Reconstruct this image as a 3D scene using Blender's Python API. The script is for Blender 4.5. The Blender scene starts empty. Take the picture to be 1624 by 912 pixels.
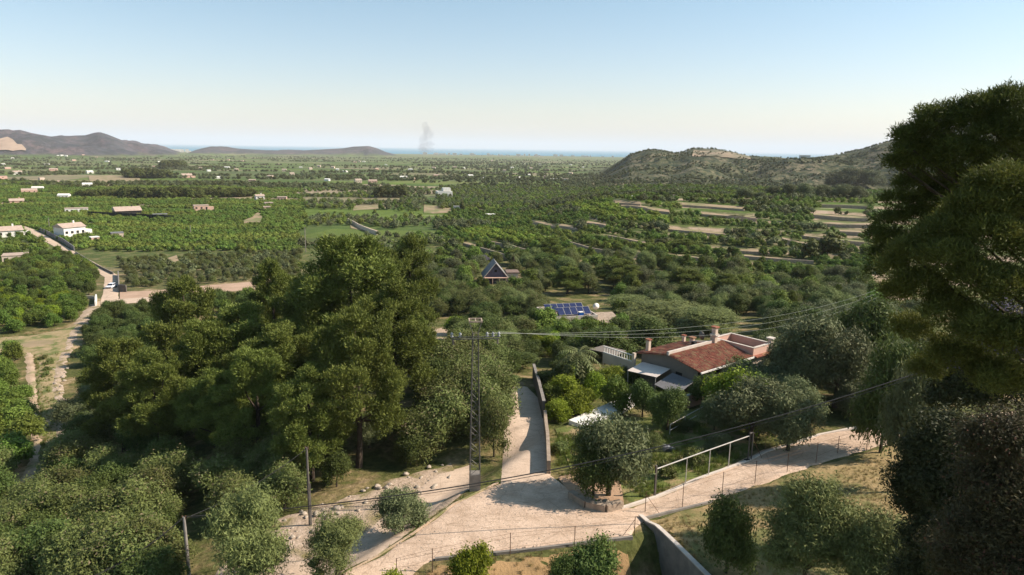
import bpy, math, random
import numpy as np
from mathutils import Vector, Matrix
rad = math.radians
SC = bpy.context.scene
COL = SC.collection
W, Hh, F = 1624.0, 912.0, 1100.0          # the photograph's frame and focal length in its pixels
CZ = 30.0                                  # the drone's height above the road junction

# ---------------------------------------------------------------- camera
PITCH, ROLL = rad(11.37), rad(0.84)
fw = np.array([0, math.cos(PITCH), -math.sin(PITCH)])
r0 = np.array([1.0, 0, 0]); u0 = np.array([0, math.sin(PITCH), math.cos(PITCH)])
rt = math.cos(ROLL) * r0 + math.sin(ROLL) * u0
up = -math.sin(ROLL) * r0 + math.cos(ROLL) * u0
cam_d = bpy.data.cameras.new('camera'); cam = bpy.data.objects.new('camera', cam_d); COL.objects.link(cam)
cam_d.sensor_width = 36; cam_d.lens = 36 * F / W; cam_d.clip_end = 300000; cam_d.clip_start = 0.2
M = Matrix(((rt[0], up[0], -fw[0], 0), (rt[1], up[1], -fw[1], 0), (rt[2], up[2], -fw[2], CZ), (0, 0, 0, 1)))
cam.matrix_world = M
SC.camera = cam

# ---------------------------------------------------------------- world, sun, exposure
SUN_EL, SUN_AZ = rad(38.5), rad(88)          # azimuth from straight ahead (+Y) towards the right (+X)
world = bpy.data.worlds.new('World'); SC.world = world; world.use_nodes = True
wn = world.node_tree.nodes; wl = world.node_tree.links
bgn = wn['Background']; sky = wn.new('ShaderNodeTexSky'); sky.sky_type = 'NISHITA'; sky.sun_disc = False
sky.sun_elevation = SUN_EL; sky.sun_rotation = SUN_AZ; sky.altitude = 0; sky.air_density = 1.0; sky.dust_density = .7; sky.ozone_density = 0.8
tintn = wn.new('ShaderNodeMix'); tintn.data_type = 'RGBA'; tintn.blend_type = 'MULTIPLY'; tintn.inputs[0].default_value = 1; tcw = wn.new('ShaderNodeTexCoord'); spw = wn.new('ShaderNodeSeparateXYZ'); wl.new(tcw.outputs['Generated'], spw.inputs[0])   # hazy pinkish white low down, clear cyan above, all round
rpw = wn.new('ShaderNodeValToRGB'); rpw.color_ramp.elements[0].position = .0; rpw.color_ramp.elements[0].color = (1.0, .925, 1.0, 1); rpw.color_ramp.elements[1].position = .30; rpw.color_ramp.elements[1].color = (.80, .99, .93, 1)
wl.new(spw.outputs[2], rpw.inputs[0]); wl.new(rpw.outputs[0], tintn.inputs[7])
wl.new(sky.outputs[0], tintn.inputs[6]); wl.new(tintn.outputs[2], bgn.inputs[0]); bgn.inputs[1].default_value = 0.106
sun_d = bpy.data.lights.new('sun', 'SUN'); sun_d.energy = 4.9; sun_d.angle = rad(0.5); sun_d.color = (1.0, 0.885, 0.76)
sun = bpy.data.objects.new('sun', sun_d); COL.objects.link(sun)
sd = Vector((math.sin(SUN_AZ) * math.cos(SUN_EL), math.cos(SUN_AZ) * math.cos(SUN_EL), math.sin(SUN_EL)))
sun.rotation_euler = sd.to_track_quat('Z', 'Y').to_euler(); sun.location = (60, 0, 90)
SC.view_settings.view_transform = 'Standard'; SC.view_settings.look = 'None'
SC.view_settings.exposure = 0.65; SC.view_settings.gamma = 1.0
SC.render.engine = 'CYCLES'
cy = SC.cycles
cy.max_bounces = 5; cy.diffuse_bounces = 2; cy.glossy_bounces = 2; cy.transmission_bounces = 4; cy.transparent_max_bounces = 8; cy.volume_bounces = 1
cy.use_denoising = True; cy.volume_step_rate = 1.0; cy.volume_max_steps = 64
cy.caustics_reflective = False; cy.caustics_refractive = False
HAZE = 4.6e-5

# ---------------------------------------------------------------- numpy noise and terrain
def hash2(ix, iy, s):
    n = (ix.astype(np.int64) * 374761393 + iy.astype(np.int64) * 668265263 + s * 1442695041) & 0x7fffffff
    n = ((n ^ (n >> 13)) * 1274126177) & 0x7fffffff
    return ((n ^ (n >> 16)) & 0xffff) / 65535.0
def vnoise(x, y, s=0):
    ix = np.floor(x); iy = np.floor(y); fx = x - ix; fy = y - iy
    fx = fx * fx * (3 - 2 * fx); fy = fy * fy * (3 - 2 * fy)
    a = hash2(ix, iy, s); b = hash2(ix + 1, iy, s); c = hash2(ix, iy + 1, s); d = hash2(ix + 1, iy + 1, s)
    return (a * (1 - fx) + b * fx) * (1 - fy) + (c * (1 - fx) + d * fx) * fy - 0.5
def fbm(x, y, s=0, o=4):
    v = 0; a = 1.0
    for k in range(o):
        v = v + a * vnoise(x, y, s + k * 17); x = x * 2.03 + 3.1; y = y * 2.03 + 1.7; a *= 0.5
    return v
def ss(a, b, x):
    t = np.clip((x - a) / (b - a), 0, 1); return t * t * (3 - 2 * t)
def rays(px, py):
    px = np.asarray(px, float); py = np.asarray(py, float)
    d = fw[None] + ((px - W / 2) / F)[:, None] * rt[None] - ((py - Hh / 2) / F)[:, None] * up[None]
    return d / np.linalg.norm(d, axis=1)[:, None]
def project(P):
    q = np.asarray(P, float) - np.array([0, 0, CZ])
    z = np.maximum(q @ fw, 1e-3)
    return np.stack([W / 2 + F * (q @ rt) / z, Hh / 2 - F * (q @ up) / z], 1)
def silhouette(pts):
    d = rays([p[0] for p in pts], [p[1] for p in pts])
    return np.arctan2(d[:, 0], d[:, 1]), d[:, 2] / np.hypot(d[:, 0], d[:, 1])
S_MID = silhouette([(905, 300), (935, 290), (950, 282), (965, 272), (985, 258), (1000, 246), (1030, 238), (1050, 239), (1070, 243), (1084, 241), (1097, 235.5), (1130, 236), (1155, 240), (1172, 244), (1190, 248), (1215, 250), (1260, 253), (1290, 250), (1330, 245), (1370, 237), (1400, 227), (1430, 221), (1500, 204), (1624, 185), (1800, 160), (2200, 150)])
S_LEFT = silhouette([(-900, 190), (-300, 188), (0, 206), (18, 207), (32, 206), (50, 211), (80, 218), (105, 217), (135, 215), (148, 211), (158, 209.5), (170, 213), (200, 225), (230, 231.5), (262, 238), (290, 246), (320, 251)])
S_CEN = silhouette([(280, 250), (310, 238), (335, 232), (360, 233), (380, 236), (420, 238), (470, 239), (510, 237), (545, 235), (560, 232.5), (585, 231.5), (598, 235), (612, 241), (630, 246), (680, 249), (760, 251)])
BR = np.log(np.array([1, 25, 45, 60, 85, 120, 150, 215, 350, 900, 2900, 9300, 9800, 11500, 1e5]))
BZ = np.array([7, 4, 0.8, 0, -1.2, -5, -7.5, -12, -15, -20, -35, -68.5, -69.8, -90, -90.0])
def terrain(x, y):
    x = np.asarray(x, float); y = np.asarray(y, float)
    r = np.hypot(x, y) + 1e-6; az = np.arctan2(x, y)
    z = np.interp(np.log(r), BR, BZ)
    near = 1 - ss(130, 260, r)
    z = z + (-5.0 * ss(-12, -48, x) * (1 - ss(110, 190, r)) + 2.6 * ss(14, 60, x) * near)
    # the bank between the upper road and the lower left road
    d = (x + 1.0) * (-0.855) + (y - 59.0) * 0.519      # signed distance to the left of the upper road's edge
    z = z - 1.7 * ss(0.5, 4.5, d) * (1 - ss(66, 76, y)) * (1 - ss(-12, -30, x) * 0.4)
    # garden below the road, beside the retaining wall
    wx = WALLX(y)
    z = z - (1.2 + 1.6 * ss(2, 9, x)) * (1 - ss(-2.6, -0.5, y - (46.1 + 0.12 * x + 0.022 * np.maximum(x, 0) ** 2))) * (x < wx + 0.25) * ss(-14, -7, x)
    z = z + 0.5 * ss(0, 0.5, x - wx) * (1 - ss(49.5, 51.5, y)) * (y > 5)
    # terraced hillside on the right
    t = 16.5 * ss(rad(-2), rad(11), az) * ss(205, 500, r) * (1 - ss(570, 800, r))
    st = 1.9; q = t / st + 0.35 * fbm(x / 60, y / 60, 5, 2); f = q - np.floor(q)
    t2 = st * (np.floor(q) + ss(0.0, 0.30, f)) - st * 0.35 * fbm(x / 60, y / 60, 5, 2)
    z = z + np.where(t > 0.3, t * 0.25 + t2 * 0.75, t)
    # hills on the skyline
    base = z
    def hill(S, D, lo, hi, pw, rough):
        zt = CZ + D * np.interp(az, S[0], S[1])
        m = np.where(r < D, ss(lo, D, r) ** pw, 1 - ss(D, hi, r))
        edge = ss(S[0][0] - 0.01, S[0][0] + 0.01, az) * (1 - ss(S[0][-1] - 0.01, S[0][-1] + 0.01, az))
        hgt = np.maximum(zt - base, 0)
        n = fbm(x / (D * 0.08), y / (D * 0.08), 9, 5)
        return hgt * m * edge + rough * n * m * (1 - m) * 4 * np.minimum(hgt, 60) / 60
    z = z + hill(S_MID, 1500, 880, 2400, 1.0, 44)
    z = z + hill(S_LEFT, 5200, 3700, 7000, 0.8, 170)
    z = z + hill(S_CEN, 6500, 5400, 7600, 0.8, 90)
    z = z + fbm(x / 14, y / 14, 3, 3) * 0.35 * near + fbm(x / 90, y / 90, 2, 3) * 1.6 * ss(150, 400, r) * (r < 3000)
    return z
def WALLX(y):                                # plan line of the concrete retaining wall
    return 10.75 + (52.2 - np.asarray(y, float)) * 0.30

TH = np.concatenate([np.radians(np.linspace(-54, 54, 560)), np.radians(np.linspace(54, 306, 50)[1:-1])])
def seg(a, b, s):
    n = int(math.log(b / a) / s); return list(np.exp(np.linspace(math.log(a), math.log(b), n, endpoint=False)))
RR = np.array(seg(2, 30, .08) + seg(30, 150, .0095) + seg(150, 700, .010) + seg(700, 1800, .012) + seg(1800, 3600, .02) + seg(3600, 7600, .010) + seg(7600, 11500, .02) + [11500.0])
TG, RG = np.meshgrid(TH, RR)
GX = RG * np.sin(TG); GY = RG * np.cos(TG); GZ = terrain(GX, GY)
NF = 560
def Hm(x, y):                                # height of the built ground mesh
    x = np.asarray(x, float); y = np.asarray(y, float)
    r = np.hypot(x, y); a = np.arctan2(x, y)
    j = np.clip(np.searchsorted(RR, r) - 1, 0, len(RR) - 2); t = (r - RR[j]) / (RR[j + 1] - RR[j])
    st = TH[1] - TH[0]; i = np.clip(np.floor((a - TH[0]) / st).astype(int), 0, NF - 2); s = np.clip((a - TH[i]) / st, 0, 1)
    return (GZ[j, i] * (1 - s) + GZ[j, i + 1] * s) * (1 - t) + (GZ[j + 1, i] * (1 - s) + GZ[j + 1, i + 1] * s) * t
TS = np.exp(np.linspace(math.log(8), math.log(11000), 900))
def hits(px, py):
    d = rays(np.atleast_1d(px), np.atleast_1d(py)); out = np.zeros((len(d), 3))
    for k, v in enumerate(d):
        P = v[None] * TS[:, None]; h = P[:, 2] + CZ - Hm(P[:, 0], P[:, 1])
        w = np.where(h < 0)[0]
        if len(w) == 0: t = TS[-1]
        elif w[0] == 0: t = TS[0]
        else:
            i = w[0]; t = TS[i - 1] + (TS[i] - TS[i - 1]) * h[i - 1] / (h[i - 1] - h[i])
        out[k] = v * t; out[k, 2] += CZ
    return out
def hit(px, py): return hits([px], [py])[0]
def at_dist(px, D, py=450):                  # ground point in the direction of a column at distance D
    d = rays([px], [py])[0]; s = D / math.hypot(d[0], d[1]); return np.array([d[0] * s, d[1] * s, float(Hm(d[0] * s, d[1] * s))])
def z_at(px, py, P):                          # height seen at pixel (px, py) above the plan point P
    d = rays([px], [py])[0]; return CZ + d[2] / math.hypot(d[0], d[1]) * math.hypot(P[0], P[1])
def at_z(px, py, z):
    d = rays([px], [py])[0]; t = (z - CZ) / d[2]; return np.array([d[0] * t, d[1] * t, z])

# ---------------------------------------------------------------- helpers: meshes and objects
def prop(o, label=None, cat=None, group=None, kind=None):
    if label: o['label'] = label
    if cat: o['category'] = cat
    if group: o['group'] = group
    if kind: o['kind'] = kind
    return o
def mesh_np(name, V, Fc, mats=(), tint=None, smooth=False, mi=None):
    me = bpy.data.meshes.new(name); V = np.asarray(V, np.float32); Fc = np.asarray(Fc, np.int32)
    n, k = Fc.shape
    me.vertices.add(len(V)); me.vertices.foreach_set('co', V.ravel())
    me.loops.add(n * k); me.loops.foreach_set('vertex_index', Fc.ravel())
    me.polygons.add(n); me.polygons.foreach_set('loop_start', np.arange(0, n * k, k, dtype=np.int32)); me.polygons.foreach_set('loop_total', np.full(n, k, np.int32))
    if smooth: me.polygons.foreach_set('use_smooth', np.ones(n, bool))
    for m in mats: me.materials.append(m)
    if mi is not None: me.polygons.foreach_set('material_index', np.asarray(mi, np.int32))
    if tint is not None:
        a = me.attributes.new('tint', 'FLOAT', 'FACE'); a.data.foreach_set('value', np.asarray(tint, np.float32))
    me.update(calc_edges=True); me.validate(); return me
class MB:
    def __init__(s): s.v = []; s.f = []; s.m = []; s.mi = 0
    def box(s, c, d, rz=0, tilt=0):
        cx, cy_, cz = c; hx, hy, hz = d[0] / 2, d[1] / 2, d[2] / 2; b = len(s.v)
        for sx, sy, sz in ((-1, -1, -1), (1, -1, -1), (1, 1, -1), (-1, 1, -1), (-1, -1, 1), (1, -1, 1), (1, 1, 1), (-1, 1, 1)):
            x, y, z = sx * hx, sy * hy, sz * hz
            if tilt: y, z = y * math.cos(tilt) - z * math.sin(tilt), y * math.sin(tilt) + z * math.cos(tilt)
            s.v.append((cx + x * math.cos(rz) - y * math.sin(rz), cy_ + x * math.sin(rz) + y * math.cos(rz), cz + z))
        for q in ((0, 3, 2, 1), (4, 5, 6, 7), (0, 1, 5, 4), (1, 2, 6, 5), (2, 3, 7, 6), (3, 0, 4, 7)): s.f.append(tuple(b + i for i in q)); s.m.append(s.mi)
        return s
    def hexa(s, p):                           # eight corners: bottom four, top four
        b = len(s.v); s.v += [tuple(map(float, q)) for q in p]
        for q in ((0, 3, 2, 1), (4, 5, 6, 7), (0, 1, 5, 4), (1, 2, 6, 5), (2, 3, 7, 6), (3, 0, 4, 7)): s.f.append(tuple(b + i for i in q)); s.m.append(s.mi)
        return s
    def tube(s, pts, rads, n=6, cap=True):
        pts = [Vector(map(float, p)) for p in pts]
        if not hasattr(rads, '__len__'): rads = [rads] * len(pts)
        b = len(s.v)
        for i, p in enumerate(pts):
            t = (pts[min(i + 1, len(pts) - 1)] - pts[max(i - 1, 0)]); t = t.normalized() if t.length > 0 else Vector((0, 0, 1))
            a = t.cross(Vector((0, 0, 1)) if abs(t.z) < .9 else Vector((1, 0, 0))).normalized(); c = t.cross(a)
            for k in range(n):
                w = 2 * math.pi * k / n; s.v.append(tuple(p + (a * math.cos(w) + c * math.sin(w)) * rads[i]))
        for i in range(len(pts) - 1):
            for k in range(n):
                s.f.append((b + i * n + k, b + i * n + (k + 1) % n, b + (i + 1) * n + (k + 1) % n, b + (i + 1) * n + k)); s.m.append(s.mi)
        if cap:
            s.f.append(tuple(b + k for k in range(n))[::-1]); s.m.append(s.mi)
            s.f.append(tuple(b + (len(pts) - 1) * n + k for k in range(n))); s.m.append(s.mi)
        return s
    def poly(s, pts): b = len(s.v); s.v += [tuple(map(float, p)) for p in pts]; s.f.append(tuple(range(b, b + len(pts)))); s.m.append(s.mi); return s
    def prism(s, pts, dz):                    # polygon at its own heights, extruded straight down by dz
        b = len(s.v); n = len(pts); s.v += [tuple(map(float, p)) for p in pts] + [(float(p[0]), float(p[1]), float(p[2]) - dz) for p in pts]
        s.f.append(tuple(range(b, b + n))); s.f.append(tuple(range(b + 2 * n - 1, b + n - 1, -1))); s.m += [s.mi] * 2
        for k in range(n): s.f.append((b + k, b + n + k, b + n + (k + 1) % n, b + (k + 1) % n)); s.m.append(s.mi)
        return s
    def build(s, name, mats, parent=None, smooth=False):
        me = bpy.data.meshes.new(name); me.from_pydata(s.v, [], s.f)
        if not isinstance(mats, (list, tuple)): mats = [mats]
        for m in mats: me.materials.append(m)
        if len(mats) > 1: me.polygons.foreach_set('material_index', s.m)
        if smooth: me.polygons.foreach_set('use_smooth', [True] * len(me.polygons))
        me.update(); return obj(name, me, parent)
def obj(name, me, parent=None, loc=None):
    o = bpy.data.objects.new(name, me); COL.objects.link(o)
    if parent is not None: o.parent = parent
    if loc is not None: o.location = loc
    return o
def empty(name, loc, label, cat, group=None, rz=0):
    o = bpy.data.objects.new(name, None); COL.objects.link(o); o.location = [float(q) for q in loc]; o.rotation_euler = (0, 0, rz); o.empty_display_size = .3
    return prop(o, label, cat, group)

# ---------------------------------------------------------------- materials
def nodes(name):
    m = bpy.data.materials.new(name); m.use_nodes = True; return m, m.node_tree.nodes, m.node_tree.links, m.node_tree.nodes['Principled BSDF']
def noise_node(n, l, scale, detail=4, coord=None, rough=.55, stretch=None):
    t = n.new('ShaderNodeTexNoise'); t.inputs['Scale'].default_value = scale; t.inputs['Detail'].default_value = detail; t.inputs['Roughness'].default_value = rough
    if coord is not None:
        if stretch:
            mp = n.new('ShaderNodeMapping'); mp.inputs['Scale'].default_value = stretch; l.new(coord, mp.inputs[0]); coord = mp.outputs[0]
        l.new(coord, t.inputs['Vector'])
    return t.outputs['Fac']
def ramp(n, l, fac, stops):
    r = n.new('ShaderNodeValToRGB'); e = r.color_ramp.elements
    while len(e) < len(stops): e.new(.5)
    for k, (p, c) in enumerate(stops): e[k].position = p; e[k].color = (c[0], c[1], c[2], 1)
    l.new(fac, r.inputs[0]); return r.outputs[0]
def mix(n, l, f, a, b, mode='MIX'):
    m = n.new('ShaderNodeMix'); m.data_type = 'RGBA'; m.blend_type = mode
    for k, v in ((0, f), (6, a), (7, b)):
        if hasattr(v, 'links'): l.new(v, m.inputs[k])
        elif k == 0: m.inputs[0].default_value = v
        else: m.inputs[k].default_value = (v[0], v[1], v[2], 1)
    return m.outputs[2]
def math_n(n, l, op, a, b=None, c=None, clamp=False):
    m = n.new('ShaderNodeMath'); m.operation = op; m.use_clamp = clamp
    for k, v in enumerate((a, b, c)):
        if v is None: continue
        if hasattr(v, 'links'): l.new(v, m.inputs[k])
        else: m.inputs[k].default_value = v
    return m.outputs[0]
def position(n): return n.new('ShaderNodeNewGeometry').outputs['Position']
def objco(n): return n.new('ShaderNodeTexCoord').outputs['Object']
def road_surf(name, c1, c2, stain, bump=.05):
    m, n, l, b = nodes(name); co = position(n)
    col = ramp(n, l, noise_node(n, l, .45, 8, co, .68), [(.30, c2), (.48, tuple((p + q) / 2 for p, q in zip(c1, c2))), (.66, c1)])
    sc = ramp(n, l, noise_node(n, l, 1.0, 6, co, .7, (.9, 2.6, 1)), [(.56, (0, 0, 0)), (.66, (1, 1, 1))]); col = mix(n, l, math_n(n, l, 'MULTIPLY', sc, .55), col, stain)
    v = n.new('ShaderNodeTexVoronoi'); v.feature = 'DISTANCE_TO_EDGE'; v.inputs['Scale'].default_value = .38
    w = n.new('ShaderNodeMix'); w.data_type = 'VECTOR'; w.inputs[0].default_value = .12; nt = n.new('ShaderNodeTexNoise'); nt.inputs['Scale'].default_value = 1.3; l.new(co, nt.inputs['Vector']); l.new(co, w.inputs[4]); l.new(nt.outputs['Color'], w.inputs[5]); l.new(w.outputs[1], v.inputs['Vector'])
    cr = ramp(n, l, v.outputs['Distance'], [(.004, (1, 1, 1)), (.02, (0, 0, 0))]); col = mix(n, l, math_n(n, l, 'MULTIPLY', cr, .35), col, stain)
    gr = ramp(n, l, noise_node(n, l, 7, 3, co, .6), [(.3, (.86, .86, .86)), (.7, (1.06, 1.06, 1.06))]); col = mix(n, l, 1.0, col, gr, 'MULTIPLY')
    l.new(col, b.inputs['Base Color']); b.inputs['Roughness'].default_value = .93; b.inputs['Specular IOR Level'].default_value = .2
    bn = n.new('ShaderNodeBump'); bn.inputs['Distance'].default_value = bump; l.new(noise_node(n, l, 4, 7, co, .7), bn.inputs['Height']); l.new(bn.outputs[0], b.inputs['Normal']); return m
def surf(name, c1, c2=None, scale=2, rough=.85, bump=0.0, bscale=8, stretch=None, world=True, c3=None, s3=.3):
    m, n, l, b = nodes(name); co = position(n) if world else objco(n)
    f = noise_node(n, l, scale, 6, co, .6, stretch); c2 = c2 or tuple(q * .75 for q in c1)
    col = ramp(n, l, f, [(.32, c2), (.66, c1)])
    if c3:
        f3 = noise_node(n, l, s3, 5, co, .6); f3 = ramp(n, l, f3, [(.5, (0, 0, 0)), (.62, (1, 1, 1))]); col = mix(n, l, f3, col, c3)
    l.new(col, b.inputs['Base Color']); b.inputs['Roughness'].default_value = rough; b.inputs['Specular IOR Level'].default_value = .25
    if bump:
        bn = n.new('ShaderNodeBump'); bn.inputs['Strength'].default_value = 1; bn.inputs['Distance'].default_value = bump
        l.new(noise_node(n, l, bscale, 5, co, .65), bn.inputs['Height']); l.new(bn.outputs[0], b.inputs['Normal'])
    return m
def leaf(name, dark, light, accent=None, trans=.22, varied=.25, nscale=.35, spec=.15, field=None, hue=.035):
    m, n, l, b = nodes(name)
    at = n.new('ShaderNodeAttribute'); at.attribute_name = 'tint'
    oi = n.new('ShaderNodeObjectInfo')
    f = noise_node(n, l, nscale, 3, position(n))
    t = math_n(n, l, 'MULTIPLY_ADD', f, .9, -.2)
    t = math_n(n, l, 'MULTIPLY_ADD', at.outputs['Fac'], .55, t, True)
    col = mix(n, l, t, dark, light)
    if accent: col = mix(n, l, ramp(n, l, at.outputs['Fac'], [(.86, (0, 0, 0)), (.9, (1, 1, 1))]), col, accent)
    if field: col = mix(n, l, ramp(n, l, noise_node(n, l, 1.0, 2, position(n), .5, (1 / 75., 1 / 34., 0)), [(.46, (0, 0, 0)), (.60, (.75, .75, .75))]), col, field)
    hs = n.new('ShaderNodeHueSaturation'); l.new(col, hs.inputs['Color'])
    l.new(math_n(n, l, 'MULTIPLY_ADD', oi.outputs['Random'], hue, .5 - hue / 2), hs.inputs['Hue'])
    l.new(math_n(n, l, 'MULTIPLY_ADD', oi.outputs['Random'], varied * 2, 1 - varied), hs.inputs['Value'])
    l.new(hs.outputs[0], b.inputs['Base Color']); b.inputs['Roughness'].default_value = .6; b.inputs['Specular IOR Level'].default_value = spec
    tr = n.new('ShaderNodeBsdfTranslucent'); l.new(hs.outputs[0], tr.inputs[0])
    ms = n.new('ShaderNodeMixShader'); ms.inputs[0].default_value = trans
    out = n['Material Output']; l.new(b.outputs[0], ms.inputs[1]); l.new(tr.outputs[0], ms.inputs[2]); l.new(ms.outputs[0], out.inputs[0])
    return m
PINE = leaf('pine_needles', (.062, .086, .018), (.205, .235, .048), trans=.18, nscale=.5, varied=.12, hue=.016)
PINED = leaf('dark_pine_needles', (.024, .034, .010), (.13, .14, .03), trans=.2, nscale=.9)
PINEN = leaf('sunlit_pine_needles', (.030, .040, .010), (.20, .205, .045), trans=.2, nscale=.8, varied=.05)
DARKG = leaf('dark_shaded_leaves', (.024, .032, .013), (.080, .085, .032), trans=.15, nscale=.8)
OLIVE = leaf('olive_leaves', (.085, .105, .034), (.235, .262, .085), trans=.12, nscale=.6)
BROAD = leaf('broad_leaves', (.048, .075, .020), (.135, .170, .042), trans=.25, nscale=.4)
ALMOND = leaf('almond_leaves', (.075, .095, .026), (.195, .215, .065), accent=(.20, .16, .09), nscale=.4)
CITRUS = leaf('citrus_leaves', (.058, .100, .018), (.160, .225, .038), trans=.25, nscale=.3, field=(.20, .235, .045))
LIMEF = leaf('yellow_orchard_leaves', (.10, .15, .02), (.25, .31, .04))
LIME = leaf('lime_leaves', (.10, .16, .014), (.29, .345, .032), trans=.3, nscale=.5)
GREYG = leaf('grey_green_leaves', (.068, .082, .036), (.190, .205, .090), trans=.15, nscale=.2)
PURPLE = leaf('purple_flowers', (.12, .10, .14), (.25, .21, .30), trans=.3)
RUSTY = leaf('rusty_leaves', (.040, .038, .020), (.105, .090, .042), accent=(.12, .06, .04), nscale=.8)
PALM = leaf('palm_fronds', (.12, .14, .05), (.28, .29, .12), trans=.2)
DRYG = leaf('dry_grass_blades', (.16, .12, .045), (.36, .29, .13), trans=.3)
WEED = leaf('weed_blades', (.07, .10, .02), (.20, .24, .05), trans=.3)
BARK = surf('bark', (.085, .062, .045), (.035, .027, .02), 3, .9, .03, 14, world=False)
DIRT = road_surf('dirt_road_surface', (.66, .49, .365), (.44, .31, .215), (.25, .17, .11), .09)
PAVED = road_surf('pale_concrete_road', (.64, .485, .36), (.48, .355, .26), (.27, .20, .14), .03)
SAND = surf('sandy_earth', (.50, .36, .26), (.36, .26, .16), .5, .95, .1, 3, c3=(.20, .19, .08), s3=.33)
RUBBLE = surf('rubble_earth', (.55, .42, .32), (.33, .24, .16), 1.6, .95, .18, 3, c3=(.22, .18, .08), s3=.4)
STRAW = surf('dry_grass_ground', (.38, .265, .13), (.22, .17, .07), .8, .95, .12, 4, c3=(.14, .14, .045), s3=.30)
STONE = surf('terrace_stone', (.40, .31, .23), (.25, .19, .14), 1.2, .9, .1, 2)
CONC = surf('grey_concrete', (.27, .235, .20), (.17, .15, .13), 1.0, .85, .02, 6)
CONCD = surf('dark_render', (.15, .13, .115), (.09, .08, .07), .8, .85, .02, 6)
PALEC = surf('pale_concrete', (.62, .54, .46), (.50, .43, .37), 1.2, .8, .01, 6)
WHITE = surf('white_wall', (.80, .76, .70), (.68, .64, .58), .7, .8)
CREAM = surf('cream_wall', (.62, .50, .40), (.52, .41, .32), .7, .85)
PINKW = surf('pink_wall', (.62, .40, .31), (.52, .33, .26), .7, .85)
TAUPE = surf('taupe_render', (.23, .19, .16), (.18, .15, .125), .5, .9)
ROOFT = surf('terracotta_tiles', (.34, .115, .070), (.17, .062, .042), 1.8, .85, .0, c3=(.30, .19, .10), s3=1.6)
ROOFP = surf('pale_tile_roof', (.48, .37, .30), (.38, .28, .22), .6, .85)
GREYR = surf('grey_roof', (.21, .20, .20), (.15, .145, .15), .6, .8)
DARK = surf('dark_opening', (.025, .023, .022), None, 1, .6)
NET = surf('black_netting', (.02, .028, .025), (.012, .016, .015), .5, .9)
GALV = surf('galvanised_steel', (.15, .14, .125), (.08, .075, .07), 2, .5); GALV.node_tree.nodes['Principled BSDF'].inputs['Metallic'].default_value = .4
PGALV = surf('pale_painted_steel', (.52, .48, .43), (.40, .37, .33), 2, .5)
RUST = surf('rusty_iron', (.16, .085, .05), (.09, .05, .03), 5, .8)
WOOD = surf('weathered_pole', (.30, .27, .24), (.20, .18, .16), 2, .8)
WIRE = surf('cable_black', (.035, .033, .032), None, 2, .6)
WIREP = surf('bare_aluminium_wire', (.22, .23, .19), None, 2, .4)
CERAM = surf('white_ceramic', (.36, .36, .35), (.24, .24, .25), 4, .3)
PANEL = surf('solar_glass', (.035, .045, .11), (.02, .028, .07), 1, .12)
BLUE = surf('blue_plastic', (.02, .12, .42), None, 3, .4)
AWN = surf('pale_awning', (.70, .60, .53), (.62, .53, .46), 1, .8)
CARW = surf('white_car_paint', (.78, .78, .80), (.76, .76, .78), 1, .25)
GLASS = surf('dark_car_glass', (.02, .03, .05), None, 1, .08)
TEAL = surf('teal_pool_lining', (.07, .28, .25), (.05, .22, .20), 1, .7)
ROCK = surf('pale_rock', (.48, .40, .32), (.30, .24, .18), 2, .9, .05, 4, world=False)
QUARRY = surf('quarry_face', (.50, .36, .26), (.36, .25, .18), .02, .95)
ROCKY = surf('bare_orange_rock', (.36, .26, .18), (.13, .13, .075), .035, .95, 2.0, .05)
TARP = surf('crumpled_grey_tarp', (.22, .22, .24), (.08, .08, .09), 3, .5)

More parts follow.
